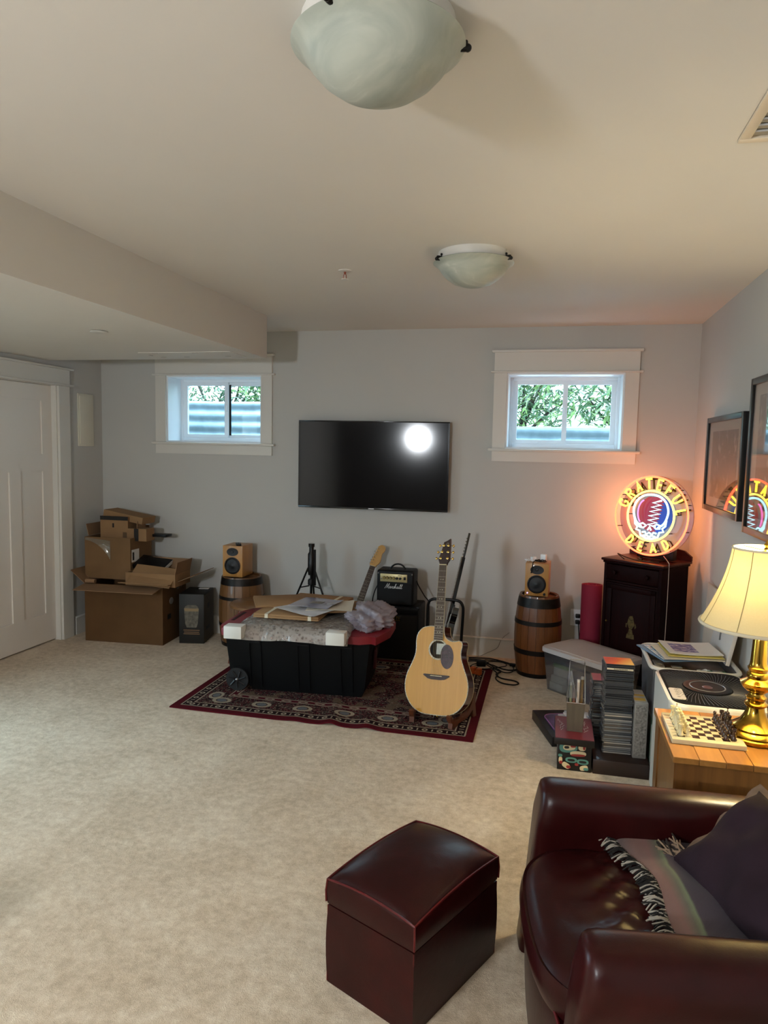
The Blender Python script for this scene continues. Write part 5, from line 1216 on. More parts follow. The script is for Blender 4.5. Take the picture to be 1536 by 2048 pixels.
bm = BM(); prism(bm, [(a, b+.15) for a, b in rrect(.20, .27, .03)], -.003, .003, T(0, .10, 0, rz=pi/2, rx=0) @ Matrix(((1, 0, 0, 0), (0, 0, 1, 0), (0, 1, 0, 0), (0, 0, 0, 1)))); obj('board', bm, mat('dark_green', '24382a', .5), t)
obj('pale_edge', bx(BM(), -.004, .004, -.004, -.001, .04, .26), mat('pale_edge', '8a9088', .5), t)
# art box with lid
t = thing('art_box', 'black box with carved-style red and teal art on its front', 'box', (.083, 3.56, 0))
obj('box_body', bx(BM(), 0, .165, 0, .20, 0, .150, bev=.002), mat('art_black', '0d0b0b', .45), t)
M_TEAL = mat('art_teal', '4f8076', .55, namt=.05); M_CREA = mat('art_cream', 'c9b890', .55, namt=.05); M_ARED = mat('art_red', '8a2a24', .55, namt=.05)
def ovoid(cx, cz, w, h, rot=0, n=28, p=2.6):
    out = []
    for k in range(n):
        a = 2*pi*k/n; x = math.copysign(abs(math.cos(a))**(2/p), math.cos(a))*w/2; z = math.copysign(abs(math.sin(a))**(2/p), math.sin(a))*h/2
        out.append((cx+x*math.cos(rot)-z*math.sin(rot), cz+x*math.sin(rot)+z*math.cos(rot)))
    return out
art = [(.052, .118, .088, .050, .15, M_TEAL), (.056, .120, .060, .030, .12, M_CREA), (.044, .119, .024, .014, .1, M_PRINT), (.075, .128, .026, .014, .1, M_ARED), (.118, .126, .036, .034, 0, M_CREA), (.128, .128, .012, .028, 0, M_ARED),
       (.10, .092, .078, .026, .05, M_CREA), (.10, .084, .070, .012, .05, M_ARED), (.068, .056, .056, .026, 0, M_TEAL), (.124, .052, .056, .026, 0, M_TEAL), (.068, .056, .036, .013, 0, M_PRINT), (.124, .052, .036, .013, 0, M_PRINT),
       (.014, .075, .020, .014, 0, M_TEAL), (.016, .052, .018, .030, 0, M_CREA), (.018, .040, .016, .016, 0, M_ARED), (.044, .026, .042, .026, -.5, M_CREA), (.056, .020, .022, .016, 0, M_ARED), (.095, .036, .018, .012, 0, M_ARED), (.130, .022, .040, .024, .3, M_CREA), (.140, .018, .024, .014, 0, M_TEAL)]
for k, (x, z_, w, h, r_, m) in enumerate(art): obj('painted_shape', prism(BM(), ovoid(x, z_, w, h, r_), -.0012-.0002*k, .0002, Ryz), m, t)
t = thing('maroon_tray', 'maroon-topped black tray resting on the art box', 'tray', (.066, 3.505, .151))
obj('tray', bx(BM(), 0, .19, 0, .30, 0, .034, bev=.002), mat('art_black', '0d0b0b'), t); obj('maroon_top', bx(BM(), .003, .187, .003, .297, .034, .036), mat('maroon', '6a222c', .5, namt=.06), t)
bm = BM()
for sx in (.03, .155):
    for k in range(7): tube(bm, [(sx+random.uniform(-.014, .014), .10+k*.02, .0365), (sx+random.uniform(-.018, .018), .13+k*.02, .0365)], .0011, 5)
obj('white_motif', bm, mat('motif_white', 'b5aca6', .6), t)
# tall holder with tubes
t = thing('tall_metal_holder', 'tall narrow metal holder with a wire frame on the maroon tray', 'holder', (.163, 3.63, .1885))
M_HOLD = mat('brushed_holder', '6e675d', .35, .55, namt=.12, nscale=12, stretch=(4, 4, .3))
obj('front_panel', hexa(BM(), [(-.036, -.03, 0), (.036, -.03, 0), (.036, -.027, 0), (-.036, -.027, 0)], [(-.044, -.036, .15), (.044, -.036, .15), (.044, -.033, .15), (-.044, -.033, .15)]), M_HOLD, t)
for s in (-1, 1): obj('side_panel', hexa(BM(), [(s*.036-.0015, -.03, 0), (s*.036+.0015, -.03, 0), (s*.036+.0015, .03, 0), (s*.036-.0015, .03, 0)], [(s*.044-.0015, -.036, .15), (s*.044+.0015, -.036, .15), (s*.044+.0015, .036, .15), (s*.044-.0015, .036, .15)]), M_HOLD, t)
obj('back_panel', bx(BM(), -.038, .038, .030, .033, 0, .15), M_HOLD, t); obj('base', bx(BM(), -.038, .038, -.032, .033, 0, .006), M_HOLD, t)
obj('wire_frame', tube(BM(), [(-.044, -.036, .15), (-.036, .0, .35), (-.034, 0, .362), (.034, 0, .362), (.036, 0, .35), (.044, -.036, .15)], .0022, 6), M_CHROME, t)
obj('rim_wire', tube(BM(), [(-.045, -.037, .15), (.045, -.037, .15), (.045, .034, .15), (-.045, .034, .15)], .003, 6, True), M_CHROME, t)
obj('clear_window', bx(BM(), -.036, .036, -.006, -.004, .15, .35), glass_mat('thin_film', (.9, .9, .9), .06, .05, .06), t)
for k, (x, y, h, c, lb) in enumerate(((-.024, .0, .235, '8f8f6a', 'olive tube in the tall metal holder'), (-.008, .012, .22, 'a8664a', 'orange-brown tube in the tall metal holder'), (.008, -.006, .255, 'c4b8b0', 'white tube in the tall metal holder'), (.024, .012, .265, '9a7434', 'ochre card in the tall metal holder'))):
    o = thing('paper_tube', lb, 'tube', (.163+x, 3.63+y, .195)); obj('tube_body', cyl(BM(), (0, 0, 0), (.003*(k-1.5), 0, h), .0075, n=12), mat('tube_%d' % k, c, .5), o); obj('tube_cap', cyl(BM(), (.003*(k-1.5), 0, h-.012), (.0031*(k-1.5), 0, h+.001), .008, n=12), mat('tubecap_%d' % k, 'd0ccc4', .4), o)
bm = BM(); bmesh.ops.create_cone(bm, segments=14, radius1=.028, radius2=.004, depth=.13, cap_ends=False, matrix=T(.140, 3.615, .43, ry=R(-6)))
for v in bm.verts: v.co += Vector((random.uniform(-.006, .006), random.uniform(-.004, .004), 0))
obj('plastic_bag_tip', bm, M_CLEARP, label='tip of a clear plastic bag rising from the tall holder', cat='plastic bag', smooth=20)
# flat black box, magazines
t = thing('flat_black_box', 'flat black box on the carpet with a purple record on it', 'box', M=T(.105, 4.05, 0, rz=R(17)))
obj('body', bx(BM(), -.11, .11, -.20, .20, 0, .055, bev=.003), mat('art_black', '0d0b0b'), t)
t = thing('purple_record', 'purple printed record lying on the flat black box', 'record', M=T(.125, 4.02, .0555, rz=R(17)))
obj('sleeve', prism(BM(), rrect(.17, .30, .05), 0, .008), mat('record_purple', '4a3560', .3, namt=.5, nscale=16, coat=.3), t); obj('pink_line', tube(BM(), [(p[0], p[1], .008) for p in rrect(.165, .295, .05)], .002, 5, True), mat('pink_line', 'a86a9a', .5), t)
for i, (x, y, z_, w, d_, h, r_, c, lb) in enumerate(((.20, 4.06, .064, .16, .20, .014, 22, 'b8b6b4', 'white magazine under the loose papers'), (.215, 4.07, .079, .17, .19, .012, 4, 'c9cccf', 'white magazine with blue edge on the pile'), (.19, 4.04, .092, .10, .12, .018, 35, 'cfcac8', 'crumpled white paper on the magazines'))):
    o = thing('magazine' if i < 2 else 'crumpled_paper', lb, 'magazine' if i < 2 else 'paper', M=T(x, y, z_, rz=R(r_)))
    if i < 2:
        obj('cover', bx(BM(), -w/2, w/2, -d_/2, d_/2, 0, h, bev=.002), mat('mag_%d' % i, c, .4, namt=.2, nscale=20), o); obj('printed_panel', bx(BM(), -w*.3, w*.4, -d_*.4, d_*.1, h, h+.0008), mat('mag_print_%d' % i, ('6a86b8', '8aa0c0')[i], .4, namt=.4, nscale=30), o)
    else: obj('sheet', slab(BM(), lambda u, v: ((u-.5)*w, (v-.5)*d_, .012+.010*math.sin(u*9+v*4)*math.sin(v*11)), 14, 14, .001), mat('mag_2', c, .6), o, smooth=25)
# ------------------------------------------------------------------ air purifier, grey bin and papers
t = thing('air_purifier', 'white air purifier with round black grille between the grey bin and pine cabinet', 'air purifier', (.712, 3.335, 0))
PW, PD, PH = .385, .52, .555
bm = BM(); prism(bm, rrect(PW, PD, .065, 8), 0, PH)
bmesh.ops.bevel(bm, geom=[e for e in bm.edges if abs(e.verts[0].co.z-e.verts[1].co.z) < 1e-5 and e.verts[0].co.z > .5], offset=.010, segments=3, profile=.5, affect='EDGES')
M_PUR = mat('purifier_white', 'd3d0c8', .3, namt=.01)
obj('housing', bm, M_PUR, t)
obj('top_plate', prism(BM(), rrect(PW-.03, PD-.035, .055, 8), PH, PH+.002), mat('purifier_black', '060607', .7, spec=.2), t)
bm = BM(); n_ = 84
for k in range(n_):
    a = 2*pi*k/n_; c, s = math.cos(a), math.sin(a)
    def edge(th):
        cc, ss = math.cos(th), math.sin(th); hx, hy = (PW-.05)/2, (PD-.055)/2
        return min(hx/max(1e-6, abs(cc)), hy/max(1e-6, abs(ss)))
    r1 = min(edge(a+.22), .24)
    tube(bm, [(.105*c, .105*s, PH+.003), ((.105+r1)/2*math.cos(a+.13), (.105+r1)/2*math.sin(a+.13), PH+.006), (r1*math.cos(a+.22), r1*math.sin(a+.22), PH+.004)], .0011, 5)
obj('grille_vanes', bm, mat('vane_grey', '47474b', .4, .2), t, kind='stuff', label='ring of fine swirling vanes')
obj('hub', lathe(BM(), [(.10, PH+.002), (.10, PH+.008), (.085, PH+.010), (.03, PH+.006), (.001, PH+.006)], 48), mat('hub_black', '0a0a0c', .4, spec=.3), t)
obj('hub_ring', lathe(BM(), [(.070, PH+.010), (.073, PH+.0115), (.076, PH+.010)], 48, close_bottom=False, close_top=False), mat('hub_ring', '77777a', .3, .5), t); obj('hub_light', lathe(BM(), [(.022, PH+.0065), (.018, PH+.009), (.001, PH+.009)], 24), mat('hub_pink', '4a3438', .3), t)
cp = obj('control_panel', prism(BM(), rrect(.055, .14, .012), PH+.002, PH+.006, T(-.145, -.12, 0, rz=.0)), mat('panel_grey', 'b4b2b0', .35), t)
for k in range(4): obj('touch_key', lathe(BM(), [(.008, PH+.006), (.007, PH+.0068)], 16, T(-.145, -.165+k*.03, 0)), mat('key_grey', '8d8b8a', .4), cp)
obj('front_slot', bx(BM(), -.03, .09, -PD/2-.001, -PD/2, .42, .455), mat('slot_cream', 'b3ad9e', .4), t)
t = thing('grey_plastic_bin', 'grey translucent bin with white rim holding odds and ends behind the purifier', 'storage bin', (.725, 3.87, 0))
obj('tub', openbin(BM(), .36, .40, .40, .46, 0, .53, .004), glass_mat('grey_bin_plastic', (.6, .6, .62), .10, .2, .55, (.55, .55, .56)), t)
bm = BM(); tube(bm, [(p[0], p[1], .535) for p in rrect(.41, .47, .06, 6)], .011, 8, True); obj('rim', bm, M_PUR, t, label='white rounded rim')
obj('inner_tray', bx(BM(), -.19, .19, -.22, .22, .47, .475), mat('tray_dark', '5a564e', .6, namt=.3, nscale=20), t)
items = [('white_charger', 'white plug charger lying in the grey bin', 'charger', .61, 3.73, (.045, .03, .04), M_VINYL), ('white_charger', 'flat white charger deeper in the grey bin', 'charger', .70, 3.72, (.06, .03, .028), M_VINYL), ('green_packet', 'green packet at the right of the grey bin', 'packet', .84, 3.74, (.09, .05, .04), mat('packet_green', '2f6a4a', .5)), ('brown_packet', 'brown packet in the grey bin', 'packet', .66, 3.80, (.10, .06, .03), mat('packet_brown', '6b5238', .6)), ('grey_gadget', 'grey gadget at the left of the grey bin', 'gadget', .575, 3.82, (.05, .12, .04), mat('gadget_grey', '8a8782', .4))]
for (nm, lb, ct, x, y, s, m) in items:
    o = thing(nm, lb, ct, (x, y, .476)); obj('body', box(BM(), (0, 0, s[2]/2), s, T(rz=random.uniform(-.4, .4)), .005), m, o); obj('cap', box(BM(), (0, 0, s[2]+.002), (s[0]*.5, s[1]*.5, .004), bev=.001), mat('cap_grey', '9a9894', .4), o)
rc2 = random.Random(4)
for k, (x, y, lb) in enumerate(((.74, 3.70, 'white cable tangled in the front of the grey bin'), (.79, 3.75, 'second white cable coiled beside the green packet'))):
    obj('white_cable', tube(BM(), spline(squiggle((x, y), .035, 2.3, .505, rc2), 3), .0032, 6), M_VINYL, label=lb, cat='cable')
def papers(x, y, z_, w, d_, h, rz, c, lb, extra=None, nm='paper_sheet', ct='paper', curl=.0):
    o = thing(nm, lb, ct, M=T(x, y, z_, rz=R(rz)))
    obj('sheet', slab(BM(), lambda u, v: ((u-.5)*w, (v-.5)*d_, h+curl*(2*u-1)**2), 8, 2, h), mat('paper_'+c, c, .6, namt=.02), o)
    if extra: obj('printed_image', slab(BM(), lambda u, v: (extra[0]+(u-.5)*extra[2], extra[1]+(v-.5)*extra[3], h+.0008+curl*((2*(extra[0]+(u-.5)*extra[2])/w))**2), 8, 2, .0008), extra[4], o, label=extra[5])
m, nt, b = nodes_of('blue_print'); v = coords(nt); f = noise(nt, v, 22, 4, .6, 1.5); nt.links.new(ramp(nt, f, [(.40, '14306e'), (.50, '3a5590'), (.60, 'b0b6bc')]), b.inputs['Base Color']); b.inputs['Roughness'].default_value = .4
m2, nt, b = nodes_of('speckled_print'); v = coords(nt); f = noise(nt, v, 60, 3, .6, .5); nt.links.new(ramp(nt, f, [(.40, '4f86b8'), (.48, 'd8d8d4'), (.60, 'e0ddd6'), (.66, 'b86a6a')]), b.inputs['Base Color']); b.inputs['Roughness'].default_value = .5
papers(.66, 3.92, .547, .26, .30, .006, 20, '6a86a0', 'blue folder at the bottom of the paper pile')
papers(.66, 3.90, .556, .22, .26, .003, 14, 'd8d8d4', 'colourful speckled leaflet sticking out left of the paper pile', (-.085, 0, .05, .24, m2, 'speckled colours'))
papers(.715, 3.87, .566, .29, .26, .004, 8, 'c9c2b0', 'large cream card in the paper pile')
papers(.735, 3.885, .575, .27, .25, .003, 4, 'c9b85e', 'yellow sheet under the top print')
papers(.735, 3.895, .582, .26, .24, .003, 6, 'cfccc6', 'white sheet with a blue picture on top of the paper pile', (-.035, .0, .12, .15, m, 'blue painted picture'), curl=.006)
t = thing('leaning_canvas', 'white canvas panel leaning on the right wall behind the lamp', 'canvas', M=T(.893, 3.97, .54, ry=R(11)))
obj('canvas', bx(BM(), -.010, .010, -.19, .19, 0, .27, bev=.003), mat('canvas_white', 'c4c0bd', .6, namt=.03), t); obj('dark_mark', tube(BM(), spline([(-.011, .02, .22), (-.011, .0, .17), (-.011, .03, .12), (-.011, .015, .08)], 5), .006, 6), mat('mark_grey', '5d5a5a', .6), t)
t = thing('leaning_folder', 'tan cardboard folder leaning on the right wall beyond the canvas', 'folder', M=T(.935, 4.45, .0, ry=R(2.0)))
obj('board', bx(BM(), -.008, .006, -.17, .17, 0, .80, bev=.002), mat('folder_tan', 'a08a6c', .8, namt=.08), t); obj('inner_sheet', bx(BM(), -.014, -.009, -.15, .15, .02, .82), mat('sheet_pale', 'c9bcae', .7), t)
obj('brown_board', bx(BM(), -.012, .012, -.35, .35, 0, .52, bev=.002), mat('board_brown', '6d5646', .7, namt=.1), M=T(.957, 3.45, .0), label='brown board standing against the right wall beside the purifier', cat='board')

# ------------------------------------------------------------------ pine cabinet
M_PINE = []
for k in range(6):
    m, nt, b = nodes_of('pine_%d' % k); v = coords(nt, (1, .12, 1)); tc = coords(nt)
    f = noise(nt, v, 40, 5, .6, .8); g = noise(nt, v, 7, 2)
    vo = N(nt, 'ShaderNodeTexVoronoi'); vo.inputs['Scale'].default_value = 6.5; vo.inputs['Randomness'].default_value = 1.0
    mp = N(nt, 'ShaderNodeMapping'); mp.inputs['Location'].default_value = (k*1.7, k*2.3, 0); mp.inputs['Scale'].default_value = (1, .55, 1)
    tcn = N(nt, 'ShaderNodeTexCoord'); nt.links.new(tcn.outputs['Object'], mp.inputs[0]); nt.links.new(mp.outputs[0], vo.inputs[0])
    base = ramp(nt, mth(nt, 'ADD', mth(nt, 'MULTIPLY', f, .5), mth(nt, 'MULTIPLY', g, .5)), [(.33, ('8f5f2c', '99672f', '865628')[k % 3]), (.66, ('b07c40', 'ba8749', 'a8733a')[k % 3])])
    kn = mth(nt, 'LESS_THAN', vo.outputs['Distance'], .075)
    nt.links.new(mixc(nt, mth(nt, 'MULTIPLY', kn, .75), base, lin('4a2812')), b.inputs['Base Color']); b.inputs['Roughness'].default_value = .3; b.inputs['Coat Weight'].default_value = .3
    M_PINE.append(m)
CX0, CX1, CY0, CY1, CZ = .448, .962, 2.545, 3.03, .55
t = thing('pine_cabinet', 'knotty pine cabinet with chess set and brass lamp on it', 'cabinet', (CX0, CY0, 0))
CW, CD_ = CX1-CX0, CY1-CY0
for k in range(6):
    a = k*CW/6; obj('top_plank', bx(BM(), a+.0006, a+CW/6-.0006, 0, CD_, CZ-.022, CZ, bev=.0015, seg=1), M_PINE[k], t)
M_PINEB = wood('pine_body', '8a5f30', '684322', 'Z', 5, .4, .15)
a, e = .014, CW-.014
obj('side_panel', bx(BM(), a, a+.018, .016, CD_-.014, .06, CZ-.022), M_PINEB, t); obj('side_panel', bx(BM(), e-.018, e, .016, CD_-.014, .06, CZ-.022), M_PINEB, t)
obj('back_panel', bx(BM(), a, e, CD_-.02, CD_-.012, .06, CZ-.022), M_PINEB, t); obj('bottom_panel', bx(BM(), a, e, .016, CD_-.02, .06, .08), M_PINEB, t)
obj('front_rail', bx(BM(), a, e, .012, .032, CZ-.085, CZ-.022), M_PINEB, t); obj('front_rail', bx(BM(), a, e, .012, .032, .06, .12), M_PINEB, t)
for (p, q) in ((a, a+.075), (e-.075, e)): obj('front_stile', bx(BM(), p, q, .012, .032, .12, CZ-.085), M_PINEB, t)
obj('front_panel', bx(BM(), a+.075, e-.075, .020, .030, .12, CZ-.085), M_PINEB, t)
for (p, q) in ((.016, .09), (CD_-.09, CD_-.014)): obj('side_stile', bx(BM(), a-.006, a, p, q, .06, CZ-.022), M_PINEB, t)
for x in (a+.02, e-.02):
    for y in (.04, CD_-.04): obj('foot', bx(BM(), x-.02, x+.02, y-.02, y+.02, 0, .06), M_PINEB, t)

# ------------------------------------------------------------------ chess set
BX0, BX1, BY0, BY1 = .462, .712, 2.664, 2.936
t = thing('chess_board', 'cream and brown stone chess board on the pine cabinet', 'chess board', ((BX0+BX1)/2, (BY0+BY1)/2, CZ+.0005))
BW, BD = BX1-BX0, BY1-BY0; BT = .018
M_ONYX = mat('cream_stone', 'c8bc98', .25, namt=.06, nscale=20, coat=.3); M_BSTONE = mat('brown_stone', '33221a', .25, namt=.2, nscale=30, coat=.3)
obj('slab', bx(BM(), -BW/2, BW/2, -BD/2, BD/2, 0, BT, bev=.003), M_ONYX, t)
sx_, sy_ = (BW-.046)/8, (BD-.052)/8
sqm = [mesh_of('square', bx(BM(), -sx_/2+.0003, sx_/2-.0003, -sy_/2+.0003, sy_/2-.0003, 0, .0012), m) for m in (M_ONYX, M_BSTONE)]
def sq(i, j): return ((i-3.5)*sx_, (j-3.5)*sy_)
for i in range(8):
    for j in range(8): x, y = sq(i, j); inst('square', sqm[(i+j+1) % 2], t, T(x, y, BT))
PR = {'pawn': [(.0095, 0), (.0100, .003), (.0075, .007), (.0050, .014), (.0042, .020), (.0065, .022), (.0040, .024), (.0062, .029), (.0058, .034), (.0030, .037), (.0005, .038)],
      'rook': [(.0105, 0), (.011, .004), (.0075, .009), (.0060, .024), (.0060, .030), (.0090, .033), (.0090, .042), (.0060, .042), (.0060, .039), (.0005, .039)],
      'bishop': [(.0105, 0), (.011, .004), (.0075, .009), (.0050, .022), (.0045, .032), (.0075, .034), (.0045, .036), (.0070, .043), (.0062, .050), (.0025, .055), (.0030, .057), (.0005, .060)],
      'queen': [(.0115, 0), (.012, .004), (.008, .010), (.0055, .026), (.0048, .040), (.0085, .043), (.0050, .045), (.0080, .056), (.0090, .062), (.0055, .062), (.0040, .065), (.0005, .068)],
      'king': [(.0115, 0), (.012, .004), (.008, .010), (.0058, .028), (.0050, .044), (.0090, .047), (.0055, .049), (.0082, .062), (.0060, .066), (.0025, .068), (.0025, .072), (.0005, .073)]}
def piece_mesh(kind, m):
    bm = BM()
    if kind == 'knight':
        lathe(bm, [(.0105, 0), (.011, .004), (.008, .008), (.0070, .012), (.0005, .013)], 16)
        pr = [(-.006, .012), (.006, .012), (.007, .024), (.005, .036), (.002, .045), (-.001, .046), (-.004, .042), (-.010, .034), (-.009, .030), (-.003, .031), (-.006, .022)]
        prism(bm, pr, -.0045, .0045, Ryz)
    else: lathe(bm, [(r, z_) for r, z_ in PR[kind]], 16)
    if kind == 'king': box(bm, (0, 0, .077), (.002, .002, .010)); box(bm, (0, 0, .078), (.007, .002, .002))
    return mesh_of('chess_'+kind, bm, m)
PM = {c: {k: piece_mesh(k, m) for k in ('pawn', 'rook', 'knight', 'bishop', 'queen', 'king')} for c, m in (('white', mat('onyx_piece', 'd2c69c', .25, namt=.08, nscale=30, coat=.3)), ('brown', mat('brown_piece', '3a261a', .25, namt=.35, nscale=40, coat=.3)))}
order = ['rook', 'knight', 'bishop', 'queen', 'king', 'bishop', 'knight', 'rook']
ends = {0: 'nearest the viewer', 7: 'farthest from the viewer', 1: 'nearest the viewer', 6: 'farthest from the viewer', 2: 'nearer the viewer', 5: 'farther from the viewer'}
ords = ['first', 'second', 'third', 'fourth', 'fifth', 'sixth', 'seventh', 'eighth']
O = Vector(((BX0+BX1)/2, (BY0+BY1)/2, CZ+.0005+BT+.0013))
for c, i0, i1, stone in (('white', 0, 1, 'cream'), ('brown', 7, 6, 'dark brown')):
    for j in range(8):
        k = order[j]; x, y = sq(i0, j)
        lb = '%s stone chess %s at the board edge' % (stone, k) if k in ('queen', 'king') else '%s stone chess %s %s in its row' % (stone, k, ends[j])
        inst('chess_'+k, PM[c][k], None, T(O.x+x, O.y+y, O.z, rz=pi if c == 'brown' else 0), label=lb, cat='chess piece', group=stone+' chess pieces')
        x, y = sq(i1, j)
        inst('chess_pawn', PM[c]['pawn'], None, T(O.x+x, O.y+y, O.z), label='%s stone chess pawn, %s in its row counted from the viewer' % (stone, ords[j]), cat='chess piece', group=stone+' chess pieces')

# ------------------------------------------------------------------ brass lamp
LX, LY = .768, 2.805
t = thing('table_lamp', 'lit brass table lamp with a cream bell shade on the pine cabinet', 'lamp', (LX, LY, CZ+.0005))
M_BRASS = mat('polished_brass', 'b08a35', .16, 1.0, namt=.08, nscale=8)
bp = [(.098, 0), (.102, .006), (.102, .016), (.094, .022), (.098, .026), (.090, .034), (.078, .040), (.080, .046), (.068, .054), (.052, .066), (.040, .085), (.032, .105), (.030, .12), (.038, .126), (.040, .132), (.036, .137), (.028, .142), (.034, .150), (.036, .158), (.028, .164), (.026, .172), (.036, .180), (.050, .192), (.056, .202), (.058, .212), (.048, .218), (.040, .222), (.034, .228), (.038, .236), (.036, .246), (.030, .252), (.034, .260), (.036, .268), (.030, .276), (.028, .29), (.024, .37), (.022, .378), (.032, .384), (.040, .390), (.038, .398), (.026, .404), (.014, .41), (.010, .43)]
obj('base', lathe(BM(), [p for p in bp if p[1] <= .125], 56), M_BRASS, t, label='stepped brass foot'); obj('column', lathe(BM(), [p for p in bp if p[1] >= .12], 48), M_BRASS, t, label='turned brass column')
obj('harp_rod', cyl(BM(), (0, 0, .42), (0, 0, .725), .004, n=10), M_BRASS, t); obj('finial', lathe(BM(), [(.004, .70), (.010, .706), (.006, .714), (.010, .722), (.004, .734), (.001, .738)], 16), M_BRASS, t)
def shade_mat():
    m = bpy.data.materials.new('cream_shade'); m.use_nodes = True; nt = m.node_tree; nt.nodes.clear(); o = N(nt, 'ShaderNodeOutputMaterial')
    df = N(nt, 'ShaderNodeBsdfDiffuse'); tl = N(nt, 'ShaderNodeBsdfTranslucent'); mx = N(nt, 'ShaderNodeMixShader'); mx.inputs[0].default_value = .20
    v = coords(nt); c = mixc(nt, noise(nt, v, 260, 2), lin('ddd2a6'), lin('e6dcb6')); nt.links.new(c, df.inputs[0]); nt.links.new(c, tl.inputs[0])
    nt.links.new(df.outputs[0], mx.inputs[1]); nt.links.new(tl.outputs[0], mx.inputs[2]); nt.links.new(mx.outputs[0], o.inputs[0]); return m
NS = 64
def shr(v_): return .110+(.205-.110)*(v_**1.9*.72+v_*.28)
def shadefn(u, v_):
    a = 2*pi*u; seam = abs(((u*8) % 1)-.5)*2; r = shr(v_)*(1-.012*(1-seam**6)*0+.010*seam**4)
    return (r*math.cos(a), r*math.sin(a), .708-.283*v_)
bm = BM(); slab(bm, shadefn, NS, 14, .0015)
bmesh.ops.remove_doubles(bm, verts=bm.verts[:], dist=.0002)
M_SHADE = shade_mat(); sh = obj('lamp_shade', bm, M_SHADE, t, label='cream fabric bell shade', smooth=50)
M_SEAM = mat('shade_trim', 'a8986a', .7, namt=.03)
bm = BM()
for k in range(8):
    a = 2*pi*(k+.0)/8+.15; tube(bm, [((shr(v_)*1.011)*math.cos(a), (shr(v_)*1.011)*math.sin(a), .708-.283*v_) for v_ in [i/10 for i in range(11)]], .0016, 5)
obj('seam', bm, M_SEAM, sh)
for v_, r_ in ((0, .004), (1, .0065)): obj('trim_ring', tube(BM(), [(shr(v_)*1.008*math.cos(2*pi*k/64), shr(v_)*1.008*math.sin(2*pi*k/64), .708-.283*v_) for k in range(64)], r_, 8, True), mat('trim_cream', 'd8ceb4', .7, namt=.02), sh)
bm = BM()
for k in range(3): a = 2*pi*k/3; tube(bm, [(0, 0, .702), (.11*math.cos(a), .11*math.sin(a), .706)], .0018, 5)
obj('spider', bm, M_BRASS, sh)
obj('bulb', lathe(BM(), [(.012, .44), (.014, .46), (.026, .49), (.030, .515), (.026, .54), (.012, .556), (.001, .56)], 20), glow('warm_bulb', 'ffe2a0', 30.0), t, label='glowing warm bulb')
point_light('table_lamp_bulb', (0, 0, .60), LAMP_W, (1.0, .84, .55), .035, t)

# ------------------------------------------------------------------ ottoman
M_LEATH = None
def leather(name, c1, c2, c3):
    m, nt, b = nodes_of(name); v = coords(nt); f = noise(nt, v, 3.5, 4, .6); g = noise(nt, v, 260, 3, .6); k = noise(nt, v, 14, 3, .5, .8)
    nt.links.new(ramp(nt, mth(nt, 'ADD', mth(nt, 'MULTIPLY', f, .7), mth(nt, 'MULTIPLY', k, .3)), [(.32, c1), (.52, c2), (.70, c3)]), b.inputs['Base Color'])
    b.inputs['Roughness'].default_value = .30; b.inputs['Specular IOR Level'].default_value = .22; b.inputs['Coat Weight'].default_value = .0; b.inputs['Coat Roughness'].default_value = .25
    bumped(nt, b, mth(nt, 'ADD', mth(nt, 'MULTIPLY', g, .25), mth(nt, 'MULTIPLY', k, .8)), .22, .004); return m
M_LEATH = leather('oxblood_leather', '240808', '2d0b0b', '380f0f'); M_PIPE = leather('leather_piping', '481214', '581a1a', '682221')
t = thing('ottoman', 'dark red leather storage ottoman on the carpet', 'ottoman', (-.357, 2.03, 0), R(-26.1))
ow, od = .327, .440
def puff(bm, hx, hy, z0, z1, bulge, dome, n=18, sag=0.0):
    """upholstered block: sides bulge, top domed"""
    def pt(u, v_, z, side):
        return None
    top = {}
    for i in range(n+1):
        for j in range(n+1):
            u, v_ = -1+2*i/n, -1+2*j/n
            e = (1-u**4)*(1-v_**4)
            x = u*hx*(1+.0*v_*v_); y = v_*hy
            z = z1+dome*((1-abs(u)**2.6)*(1-abs(v_)**2.6))**.55 + sag*((1-u*u) + (1-v_*v_))*.5
            top[i, j] = bm.verts.new((x, y, z))
    for i in range(n):
        for j in range(n): bm.faces.new((top[i, j], top[i+1, j], top[i+1, j+1], top[i, j+1]))
    rim = [(i, 0) for i in range(n)]+[(n, j) for j in range(n)]+[(i, n) for i in range(n, 0, -1)]+[(0, j) for j in range(n, 0, -1)]
    prev = [top[k] for k in rim]; m_ = 6
    for s in range(1, m_+1):
        f = s/m_; ring = []
        for k in rim:
            p = top[k].co; u, v_ = p.x/hx, p.y/hy
            nb = bulge*math.sin(pi*f)
            dx = nb*math.copysign(1, u)*(1 if abs(u) > .999 else 0); dy = nb*math.copysign(1, v_)*(1 if abs(v_) > .999 else 0)
            ring.append(bm.verts.new((p.x+dx, p.y+dy, p.z+(z0-p.z)*f)))
        for q in range(len(rim)):
            r_ = (q+1) % len(rim); bm.faces.new((prev[q], prev[r_], ring[r_], ring[q]))
        prev = ring
    bm.faces.new(list(reversed(prev)))
    return bm
bm = BM(); puff(bm, ow/2-.004, od/2-.004, 0, .244, .004, .0, 10); obj('body', bm, M_LEATH, t, smooth=55)
bm = BM(); puff(bm, ow/2-.003, od/2-.003, .249, .322, .004, .022, 22, sag=.030); cu = obj('cushion_lid', bm, M_LEATH, t, smooth=55, label='padded leather lid')
hx, hy = ow/2-.002, od/2-.002
def rimz(u, v_): return .322+.030*((1-u*u)+(1-v_*v_))*.5+.001
